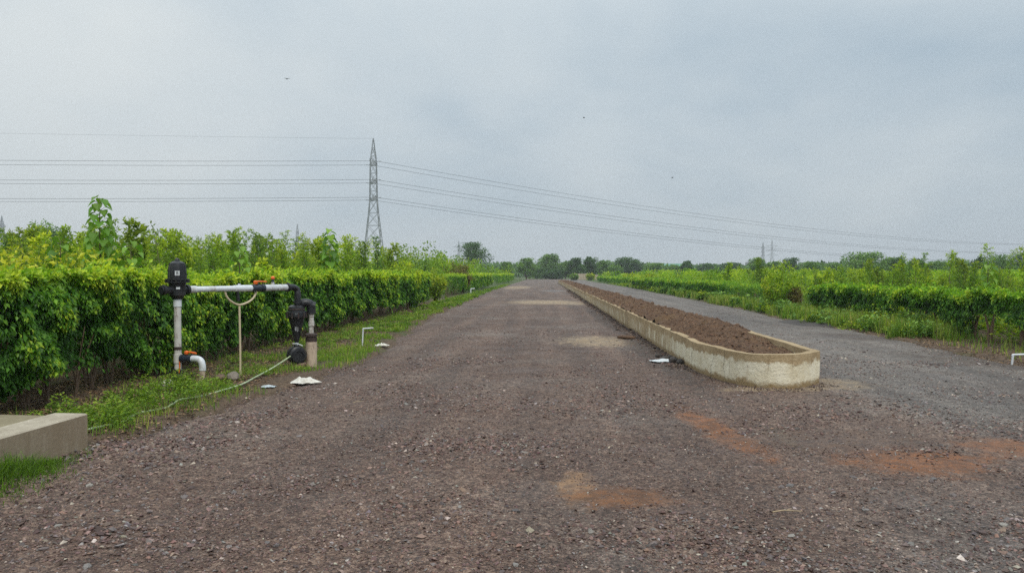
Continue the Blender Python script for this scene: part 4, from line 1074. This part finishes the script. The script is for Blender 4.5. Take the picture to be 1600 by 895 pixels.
# conductors hang from the near pylon to its neighbours outside the frame
cam_to_world = lambda xc, dist: Vector((xc * math.cos(R(2.49)) - dist * math.sin(R(2.49)), xc * math.sin(R(2.49)) + dist * math.cos(R(2.49)), 0))
endR = cam_to_world(600, 675); endL = cam_to_world(-460, 192)
main_sc = top_h / 44.6
rot = Matrix.Rotation(vd + R(6), 3, 'Z')
names = {0: 'lowest', 1: 'middle', 2: 'upper'}
for li, (z, _) in enumerate(ARM):
    for s_ in (-1, 1):
        a0 = PY + rot @ Vector((0, s_ * 4.6 * main_sc, 0)); hz_ = z * main_sc + .3
        for endp, sag, nm in ((endR, 16, 'right'), (endL, 2.5, 'left')):
            dirv = (endp - PY).normalized(); perp = Vector((-dirv.y, dirv.x, 0)); off = (a0 - PY).dot(perp)
            b0 = endp + perp * off; lift = 0 if nm == 'right' else 1.2
            P_ = [tuple(a0.lerp(b0, t_)) for t_ in np.linspace(0, 1, 60)]
            P_ = [(p_[0], p_[1], hz_ + lift * (i / 59) - 4 * sag * (i / 59) * (1 - i / 59)) for i, p_ in enumerate(P_)]
            m = MB(); m.tube(P_, .05, 5)
            o = m.build('power_line', 'cable'); which = 'nearer' if s_ < 0 else 'farther'
            tag(o, f'{names[li]} power line of the {which} side running {nm} from the nearest pylon', 'power line', 'power lines of the nearest pylon')
P_ = [tuple(PY.lerp(endL, t_)) for t_ in np.linspace(0, 1, 50)]
m = MB(); m.tube([(a, b, top_h - .1 + 1.5 * i / 49 - 4 * 1.2 * (i / 49) * (1 - i / 49)) for i, (a, b, _) in enumerate(P_)], .02, 5)
tag(m.build('power_line', 'cable'), 'thin faint earth wire running left from the tip of the nearest pylon', 'power line', 'power lines of the nearest pylon')

# birds
for px, py, dist, lab, rz in ((450, 125, 75, 'dark bird flying high in the left half of the sky', .4), (912, 185, 110, 'tiny bird near the middle of the sky', 1.2), (1050, 278, 110, 'tiny bird low in the sky right of centre', 2.2)):
    e = empty('bird', spot(px, dist, at_h(px, dist, py)), rz, lab, 'bird')
    m = MB(); m.lathe([(.005, -.17), (.05, -.1), (.065, 0), (.045, .1), (.035, .14), (.008, .2)], 8, Matrix.Rotation(R(90), 4, 'X')); m.build('body', 'bird dark', e)
    for s_ in (-1, 1):
        m = MB(); m.add([(0, .07, 0), (s_ * .16, .09, .07), (s_ * .34, -.02, .03), (s_ * .16, -.06, .06), (0, -.07, 0), (0, .07, -.012), (s_ * .16, .09, .06), (s_ * .34, -.02, .022), (s_ * .16, -.06, .05), (0, -.07, -.012)],
              [(0, 1, 3, 4), (1, 2, 3), (5, 9, 8, 6), (6, 8, 7), (0, 5, 6, 1), (1, 6, 7, 2), (2, 7, 8, 3), (3, 8, 9, 4)]); m.build('wing', 'bird dark', e)

# ------------------------------------------------------------------ concrete chamber, front left
ch = empty('concrete_chamber', (-4.2, 6.58, 0), R(-3), 'weathered concrete valve chamber with a flat cover at the left edge of the photo', 'concrete chamber')
m = MB(); m.box((-.16, -.8, .07), (.32, 1.6, .50), ch=.012); m.box((-1.2, -.8, .06), (.3, 1.6, .48), ch=.01); m.build('wall', 'chamber concrete', ch)
m = MB(); m.box((-.685, -.07, .0), (.73, .14, .46)); m.box((-.685, -1.53, .0), (.73, .14, .46)); m.build('end_wall', 'chamber concrete', ch)
m = MB(); m.box((-.695, -.80, .258), (.655, 1.60, .07), ch=.008); m.build('cover_slab', 'chamber cover', ch)

# ------------------------------------------------------------------ irrigation filter station
A = Vector((-5.22, 10.27, 0)); B = Vector((-4.23, 12.41, 0)); dA = (B - A).normalized(); nA = Vector((dA.y, -dA.x, 0))
rig = empty('irrigation_filter_station', A, 0, 'white pipe irrigation manifold with black filters and orange valve handles by the left hedge', 'irrigation station')
def L(t, off=0, h=0): v = dA * t + nA * off; return Vector((v.x, v.y, h))
def T_(v): return Matrix.Translation(v)
m = MB(); m.cyl((0, 0, .18), (0, 0, 1.27), .048, .048, 20); m.build('riser_pipe', 'dirty pvc', rig)
m = MB(); m.lathe([(.049, 1.13), (.056, 1.135), (.056, 1.26)], 20); m.build('coupling', 'clean pvc', rig)
m = MB(); m.lathe([(.05, .52), (.054, .525), (.054, .56), (.05, .565)], 18); m.build('band', 'dark iron', rig)
m = MB(); m.lathe([(.058, .07), (.07, .09), (.072, .15), (.062, .165), (.062, .19), (.07, .195), (.068, .235), (.052, .245)], 18); m.build('foot_coupling', 'black plastic', rig)
m = MB(); m.lathe([(.05, -.06), (.05, .08)], 14); m.build('foot_pipe', 'rusty iron', rig)
# filter body
fl = MB(); fl.lathe([(.05, 1.235), (.075, 1.25), (.085, 1.28), (.112, 1.30), (.112, 1.45), (.118, 1.47), (.155, 1.475), (.155, 1.495), (.118, 1.5), (.118, 1.505), (.155, 1.51), (.155, 1.53), (.122, 1.535), (.12, 1.60), (.112, 1.70), (.098, 1.755), (.06, 1.78), (.035, 1.785), (.035, 1.80), (.02, 1.825), (.006, 1.83)], 28)
body = fl.build('filter_body', 'black plastic', rig)
m = MB()
for k in range(16):
    a = k * math.pi / 8; c, s_ = math.cos(a), math.sin(a)
    m.tube([(c * .122, s_ * .122, 1.54), (c * .121, s_ * .121, 1.60), (c * .113, s_ * .113, 1.70), (c * .098, s_ * .098, 1.752)], .006, 4)
    m.box((0, 0, 0), (.02, .02, .062), T_(Vector((c * .150, s_ * .150, 1.503))))
m.build('rib', 'black plastic', body)
m = MB(); m.cyl(L(-.02, 0, 1.375), L(-.27, 0, 1.375), .055); m.cyl(L(-.21, 0, 1.375), L(-.245, 0, 1.375), .07); m.cyl(L(.05, 0, 1.375), L(.17, 0, 1.375), .058); m.cyl(L(.14, 0, 1.375), L(.18, 0, 1.375), .072)
m.build('filter_port', 'black plastic', rig)
m = MB(); q = Matrix.Rotation(math.atan2(-10.3, 5.2) + math.pi / 2, 4, 'Z'); m.box((0, -.1235, 1.612), (.062, .006, .066), q); m.box((.01, -.1165, 1.40), (.05, .006, .03), q); m.build('label_plate', 'label white', body)
def text(ch_, size, M, parent, mat='black plastic', ext=.001):
    cu = bpy.data.curves.new('lettering', 'FONT'); cu.body = ch_; cu.size = size; cu.extrude = ext; cu.align_x = 'CENTER'; cu.align_y = 'CENTER'
    to = bpy.data.objects.new('tmp', cu); C.objects.link(to); bpy.context.view_layer.update()
    me = bpy.data.meshes.new_from_object(to.evaluated_get(bpy.context.evaluated_depsgraph_get())); bpy.data.objects.remove(to)
    me.transform(M); me.materials.clear(); return link('lettering', me, mat, parent)
text('B', .06, q @ T_(Vector((0, -.1275, 1.612))) @ Matrix.Rotation(R(90), 4, 'X'), body)
# side branch with small valve
bd = Vector((.97, -.22, 0)).normalized()
m = MB(); m.cyl((0, 0, .40), bd * .13 + Vector((0, 0, .40)), .04); m.cyl((0, 0, .335), (0, 0, .46), .058, .058, 18); m.build('tee', 'dirty pvc', rig)
b0 = Vector((0, 0, .40)); vb = MB()
for t0, t1, r_ in ((.06, .10, .058), (.10, .20, .048), (.20, .24, .058)): vb.cyl(b0 + bd * t0, b0 + bd * t1, r_)
vb.cyl(b0 + bd * .15, b0 + bd * .15 + Vector((0, 0, .075)), .018)
vv = vb.build('valve_body', 'navy plastic', rig)
m = MB(); m.tube([b0 + bd * .13 + Vector((0, 0, .085)), b0 + bd * .20 + Vector((0, 0, .092)), b0 + bd * .31 + Vector((0, 0, .078))], [.017, .014, .012], 8); m.lathe([(.026, .06), (.034, .075), (.03, .10), (.012, .11)], 14, T_(b0 + bd * .145)); m.build('handle', 'orange plastic', vv)
m = MB(); e0 = b0 + bd * .23
m.tube(curve([e0, e0 + bd * .09, e0 + bd * .155 + Vector((0, 0, -.03)), e0 + bd * .18 + Vector((0, 0, -.10)), e0 + bd * .18 + Vector((0, 0, -.16))], 5), .046, 14); m.build('elbow', 'clean pvc', rig)
m = MB(); m.tube([e0 + bd * .18 + Vector((0, 0, -.14)), e0 + bd * .17 + Vector((0, 0, -.28)), e0 + bd * .13 + Vector((0, 0, -.46))], .040, 14); m.build('drain_pipe', 'beige pvc', rig)
m = MB(); m.tube([b0 + Vector((.04, -.04, -.02)), (.055, -.055, .3), (.04, -.05, .2)], .008, 6); m.build('red_strap', 'orange plastic', rig)
# main horizontal pipe
HZ = 1.375
m = MB(); m.cyl(L(.16, 0, HZ), L(1.42, 0, HZ - .0), .043, .043, 20); m.build('main_pipe', 'clean pvc', rig)
m = MB()
for t0, t1 in ((.18, .32), (1.02, 1.36)): m.lathe([(.044, 0), (.052, .004), (.052, t1 - t0 - .004), (.044, t1 - t0)], 20, T_(L(t0, 0, HZ)) @ dA.to_track_quat('Z', 'Y').to_matrix().to_4x4())
m.cyl(L(1.12, 0, HZ + .03), L(1.12, 0, HZ + .075), .02); m.build('coupling', 'clean pvc', rig)
vb = MB()
for t0, t1, r_ in ((1.36, 1.42, .062), (1.42, 1.56, .053), (1.56, 1.62, .062)): vb.cyl(L(t0, 0, HZ), L(t1, 0, HZ), r_, None, 18)
vb.cyl(L(1.49, 0, HZ), L(1.49, 0, HZ + .08), .02)
vv = vb.build('valve_body', 'navy plastic', rig)
m = MB(); m.lathe([(.028, .06), (.036, .075), (.034, .11), (.012, .12)], 14, T_(L(1.45, 0, HZ))); m.tube([L(1.44, 0, HZ + .10), L(1.56, -.02, HZ + .105), L(1.72, -.04, HZ + .10)], [.018, .013, .010], 8); m.build('handle', 'orange plastic', vv)
m = MB(); m.cyl(L(1.62, 0, HZ), L(2.16, 0, HZ), .043, .043, 20)
m.build('main_pipe', 'white pvc', rig)
m = MB()
for t0, t1 in ((1.62, 1.72), (1.74, 1.90), (1.93, 2.14)): m.lathe([(.044, 0), (.053, .004), (.053, t1 - t0 - .004), (.044, t1 - t0)], 20, T_(L(t0, 0, HZ)) @ dA.to_track_quat('Z', 'Y').to_matrix().to_4x4())
m.cyl(L(1.82, 0, HZ + .03), L(1.82, 0, HZ + .09), .026); m.build('coupling', 'white pvc', rig)
m = MB(); m.cyl(L(1.82, 0, HZ + .085), L(1.82, 0, HZ + .14), .02); m.build('air_valve', 'navy plastic', rig)
m = MB(); m.lathe([(.014, 0), (.03, .01), (.034, .03), (.02, .05), (.008, .055)], 12, T_(L(1.82, 0, HZ + .135))); m.build('air_valve_cap', 'orange plastic', rig)
# hydrocyclone
hb = L((B - A).length, 0, 0)
m = MB(); m.tube(curve([L(2.12, 0, HZ), L(2.26, 0, HZ), L(2.36, 0, HZ - .04), hb + Vector((.02, 0, HZ - .14)), hb + Vector((.02, 0, 1.06))], 5), .055, 14)
m.cyl(L(2.13, 0, HZ), L(2.17, 0, HZ), .075); m.cyl(hb + Vector((.02, 0, 1.10)), hb + Vector((.02, 0, 1.135)), .08); m.build('outlet_elbow', 'black plastic', rig)
m = MB(); m.lathe([(.035, .43), (.04, .45), (.062, .55), (.10, .72), (.128, .83), (.135, .86), (.165, .865), (.17, .90), (.165, .905), (.165, .925), (.17, .93), (.165, .965), (.14, .97), (.135, 1.04), (.09, 1.07), (.05, 1.075)], 28, T_(hb))
cyc = m.build('cyclone_body', 'black plastic', rig)
qb = T_(hb) @ Matrix.Rotation(math.atan2(-12.4, 4.23) + math.pi / 2, 4, 'Z')
text('EJ', .085, qb @ T_(Vector((0, -.088, .665))) @ Matrix.Rotation(R(90 + 18), 4, 'X'), cyc, 'label white', .003)
m = MB()
for k in range(10):
    a = k * math.pi / 5 + .2
    m.lathe([(.011, .85), (.011, .945)], 6, T_(hb + Vector((math.cos(a) * .168, math.sin(a) * .168, 0))))
m.tube([tuple(hb + Vector((math.cos(a) * .137, math.sin(a) * .137, 1.0))) for a in np.linspace(0, 6.28, 20)], .012, 6)
m.build('clamp', 'dark iron', cyc)
m = MB(); m.box((0, -.163, .935), (.05, .006, .022), qb); m.build('label_plate', 'label white', cyc)
m = MB(); m.cyl(hb + Vector((0, 0, .385)), hb + Vector((0, 0, .445)), .028); m.tube([hb + Vector((-.06, -.03, .41)), hb + Vector((.03, -.05, .415)), hb + Vector((.12, -.04, .375))], .009, 6); m.build('drain_valve', 'label white', rig)
m = MB(); dk = T_(hb + Vector((0, 0, .215))) @ Matrix.Rotation(math.atan2(-12.4, 4.23) + math.pi / 2 + .35, 4, 'Z') @ Matrix.Rotation(R(90), 4, 'X')
m.lathe([(.06, -.13), (.12, -.125), (.14, -.10), (.14, -.085), (.152, -.08), (.152, -.055), (.14, -.05), (.142, -.02), (.155, -.018), (.155, .018), (.142, .02), (.14, .05), (.152, .055), (.152, .08), (.14, .085), (.12, .115), (.075, .118), (.07, .10)], 28, dk)
m.cyl(hb + Vector((0, 0, .34)), hb + Vector((0, 0, .39)), .045); m.build('sediment_tank', 'black plastic', rig)
m = MB(); m.box(tuple(hb + Vector((.02, 0, .03))), (.24, .16, .10), ch=.01); m.build('base_brick', 'old brick', rig)
# inlet side: pipe from the ground up to the cyclone
pr = Vector((-4.02, 12.55, 0)) - A
m = MB(); m.lathe([(.095, -.1), (.095, .44)], 20, T_(pr)); m.build('ground_pipe', 'beige pvc', rig)
m = MB(); m.lathe([(.07, .43), (.098, .435), (.10, .50), (.085, .505), (.085, .52), (.105, .525), (.105, .56), (.05, .58)], 18, T_(pr)); m.build('flange', 'dark iron', rig)
m = MB(); m.lathe([(.040, .57), (.040, .70), (.052, .705), (.052, .78), (.042, .785), (.042, .86), (.05, .865), (.05, .93)], 16, T_(pr)); m.build('inlet_pipe', 'dirty pvc', rig)
m = MB(); m.tube(curve([pr + Vector((0, 0, .92)), pr + Vector((0, 0, 1.02)), pr + Vector((-.03, -.02, 1.09)), pr + Vector((-.12, -.06, 1.10)), hb + Vector((0, .06, 1.02))], 5), .074, 14); m.cyl(pr + Vector((0, 0, .92)), pr + Vector((0, 0, .96)), .078); m.cyl(pr + Vector((.05, .02, 1.04)), pr + Vector((.0, -.0, 1.06)), .075); m.build('inlet_elbow', 'black plastic', rig)
# prop under the main pipe
m = MB(); m.tube([L(1.13, 0, .0), L(1.13, 0, .5), L(1.12, 0, 1.10)], .0165, 10)
m.build('prop', 'cream tube', rig)
m = MB(); U_pts = [L(.84, .0, HZ - .04), L(.88, 0, HZ - .13), L(.98, 0, HZ - .21), L(1.12, 0, HZ - .255), L(1.28, 0, HZ - .225), L(1.41, 0, HZ - .15), L(1.48, 0, HZ - .03)]
m.tube(curve(U_pts, 5), .0165, 10); m.build('prop_loop', 'cream tube', rig)
m = MB(); m.cyl(L(1.08, 0, HZ - .03), L(1.10, 0, HZ - .20), .024); m.build('tap', 'black plastic', rig)

# things on the ground round the station
def blob(name, loc, sx, sy, sz, mat, label, cat, seed, sub=3):
    r = np.random.RandomState(seed); bm = bmesh.new(); bmesh.ops.create_icosphere(bm, subdivisions=sub, radius=1)
    for v in bm.verts:
        c = v.co.copy(); k = .72 + .55 * float(fbm(c.x * 1.3 + seed, c.y * 1.3, c.z * 1.3, seed)); v.co = c * k
        v.co.x *= sx; v.co.y *= sy; v.co.z *= sz
    me = bpy.data.meshes.new(name); bm.to_mesh(me); bm.free()
    o = link(name, me, mat, None, loc); o.rotation_euler = (0, 0, seed * 1.3); tag(o, label, cat); return o
blob('rock', (-4.68, 10.88, .05), .21, .10, .085, 'grey rock', 'flat grey rock at the foot of the cream prop', 'rock', 4, 2)
blob('rock', (-4.84, 10.80, .05), .08, .07, .06, 'brown stone', 'small brown stone just left of the flat grey rock', 'rock', 5, 2)
blob('plastic_bag', (-5.30, 10.12, .05), .095, .07, .07, 'white cloth', 'crumpled white bag beside the foot of the left riser pipe', 'bag', 6)
def cloth(name, loc, sx, sy, hmax, mat, label, cat, seed, rz=0):
    n2 = 26; u = np.linspace(-1, 1, n2); X_, Y_ = np.meshgrid(u, u); a = np.arctan2(Y_, X_); rad = np.hypot(X_, Y_)
    lim = .45 + .75 * vnoise(np.cos(a) * 2.4 + 5, np.sin(a) * 2.4 + 5, 0, seed); sq = np.minimum(1, lim)
    X2 = X_ * sx * sq; Y2 = Y_ * sy * sq; f = np.abs(fbm(X_ * 1.9 + .8 * Y_, Y_ * 2.6, 0, seed + 3) - .5) * 2.0
    Z_ = .012 + 1.35 * hmax * (1 - np.clip(rad, 0, 1) ** 2).clip(0) * (.25 + .9 * f) + .012 * fbm(X_ * 6, Y_ * 6, 0, seed + 5)
    Xg, Yg_ = X2 + loc[0], Y2 + loc[1]
    Z_ = Z_ + road_z(Xg, Yg_) + .01
    i = (np.arange(n2 - 1)[:, None] * n2 + np.arange(n2 - 1)[None]).ravel(); top = np.stack([X2, Y2, Z_], -1).reshape(-1, 3); bot = top - [0, 0, .006]
    Fc = np.stack([i, i + 1, i + n2 + 1, i + n2], 1); Fb = Fc[:, ::-1] + n2 * n2
    me = np_mesh(name, np.concatenate([top, bot]), np.concatenate([Fc, Fb]), smooth=True)
    o = link(name, me, mat, None, (loc[0], loc[1], loc[2])); return tag(o, label, cat)
cloth('cloth', (-3.50, 10.55, .0), .28, .15, .085, 'white cloth', 'crumpled off-white cloth lying on the gravel in front of the cyclone filter', 'cloth', 3)
cloth('plastic_scrap', (-3.86, 10.15, .0), .12, .08, .03, 'blue plastic film', 'small pale bluish plastic scrap left of the off-white cloth', 'plastic scrap', 8)
cloth('cloth', (2.14, 13.5, .0), .21, .13, .05, 'label white', 'small bright white cloth on the gravel beside the planter wall', 'cloth', 13)
cloth('cloth', (-3.55, 15.95, .02), .17, .12, .05, 'white cloth', 'flat whitish cloth beside the white standpipe in the left grass', 'cloth', 17)
for k, (a, b, r_) in enumerate(((2.35, 13.45, .09), (2.24, 13.75, .07), (2.42, 13.2, .07), (2.38, 14.0, .06), (2.2, 14.3, .05))):
    blob('dirt_clod', (a, b, .03), r_ * 1.2, r_, r_ * .8, 'dark clod', ['largest dark clod right beside the white cloth at the planter', 'dark clod behind the small white cloth', 'dark clod touching the foot of the planter near the white cloth', 'small dark clod farther along the planter foot', 'smallest dark clod left of the planter foot'][k], 'clod', 30 + k, 2)
blob('dirt_clod', (2.05, 18.5, .02), .24, .2, .055, 'dug earth', 'flat brown lump of spilled earth on the road beside the planter', 'clod', 41, 3)
# standpipes
def standpipe(loc, h, arm, ang, r_, label):
    e = empty('standpipe', loc, ang, label, 'standpipe')
    m = MB(); m.cyl((0, 0, -.05), (.02, 0, h), r_, None, 12); m.build('post', 'clean pvc', e)
    m = MB(); m.tube(curve([(.018, 0, h - .02), (.02, 0, h + .012), (.05, 0, h + .02), (arm, 0, h + .03)], 4), r_ * 1.05, 10); m.build('arm', 'clean pvc', e)
    m = MB(); m.cyl((arm - .06, 0, h + .028), (arm + .01, 0, h + .031), r_ * 1.35, None, 12); m.build('cap', 'white pvc', e)
standpipe((-3.93, 15.75, 0), .40, .23, R(5), .015, 'thin white L-shaped standpipe in the grass right of the filter station')
standpipe((8.35, 13.5, 0), .14, .5, R(2), .018, 'low white pipe stub at the right edge of the photo')
standpipe((-5.6, 56, 0), .45, .3, R(0), .04, 'small white standpipe far along the left verge')
# hose
hp = [(-4.28, 12.30, .20), (-4.33, 12.0, .13), (-4.36, 11.5, .06), (-4.30, 10.8, .045), (-4.22, 10.1, .04), (-4.22, 9.6, .05), (-4.33, 9.1, .035), (-4.40, 8.7, .06), (-4.38, 8.3, .03), (-4.46, 7.9, .05), (-4.42, 7.5, .03), (-4.47, 7.1, .05), (-4.58, 6.8, .03)]
hp = [(a, b, c + .02) for a, b, c in hp]
m = MB(); m.tube(curve(hp, 8), .0125, 10)
tag(m.build('hose', 'green hose'), 'pale green hose trailing from the cyclone through the weeds to the chamber', 'hose')
# twigs on the gravel
for (a, b, l_, rz, lab) in ((1.62, 4.95, .20, .1, 'dry pale twig lying on the foreground gravel'), (-2.3, 9.0, .15, .9, 'short dry twig on the gravel right of the weeds'), (3.7, 17.3, .25, 1.1, 'pale stick lying on the earth in the planter')):
    z_ = float(road_z(a, b)) + .018 if b < 17 else float(earth_z(np.array(a), np.array(b))) + .03
    m = MB(); m.tube([(-l_ / 2, 0, 0), (-.02, .012, .006), (l_ / 2, -.005, .002)], [.005, .0045, .002], 5); m.tube([(0, .01, .005), (.05, .045, .008)], [.003, .001], 4)
    o = m.build('twig', 'dry twig', None, (a, b, z_)); o.rotation_euler = (0, 0, rz); tag(o, lab, 'twig')
# dark heap by the right verge
n2 = 40; u = np.linspace(-1, 1, n2); X_, Y_ = np.meshgrid(u * 1.3, u * 2.2); k = (1 - (X_ / 1.3) ** 2 - (Y_ / 2.2) ** 2).clip(0)
Z_ = -.10 + .20 * k ** .7 * (.7 + .6 * fbm(X_ * 2, Y_ * 2, 0, 131)) + (fbm(X_ * 9, Y_ * 9, 0, 132) - .5) * .04
i = (np.arange(n2 - 1)[:, None] * n2 + np.arange(n2 - 1)[None]).ravel()
o = link('gravel_heap', np_mesh('gravel_heap', np.stack([X_, Y_, Z_], -1).reshape(-1, 3), np.stack([i, i + 1, i + n2 + 1, i + n2], 1), smooth=True), 'dark clod', None, (8.75, 24.2, 0)); tag(o, 'low dark heap of gravel at the right edge of the road by the weeds', 'heap')

# ------------------------------------------------------------------ haze
m = MB(); m.box((0, 350, 27.5), (2900, 2620, 57))
hz_o = m.build('haze', None); hz_o.data.materials.clear()
hm = bpy.data.materials.new('haze air'); hm.use_nodes = True; nt = hm.node_tree; nt.nodes.clear()
out = nt.nodes.new('ShaderNodeOutputMaterial'); pv = nt.nodes.new('ShaderNodeVolumePrincipled')
pv.inputs['Color'].default_value = (.93, .96, 1, 1); pv.inputs['Density'].default_value = .00045; pv.inputs['Anisotropy'].default_value = .0
nt.links.new(pv.outputs[0], out.inputs['Volume']); hm.cycles.volume_sampling = 'DISTANCE'; hz_o.data.materials.append(hm); hz_o['kind'] = 'stuff'
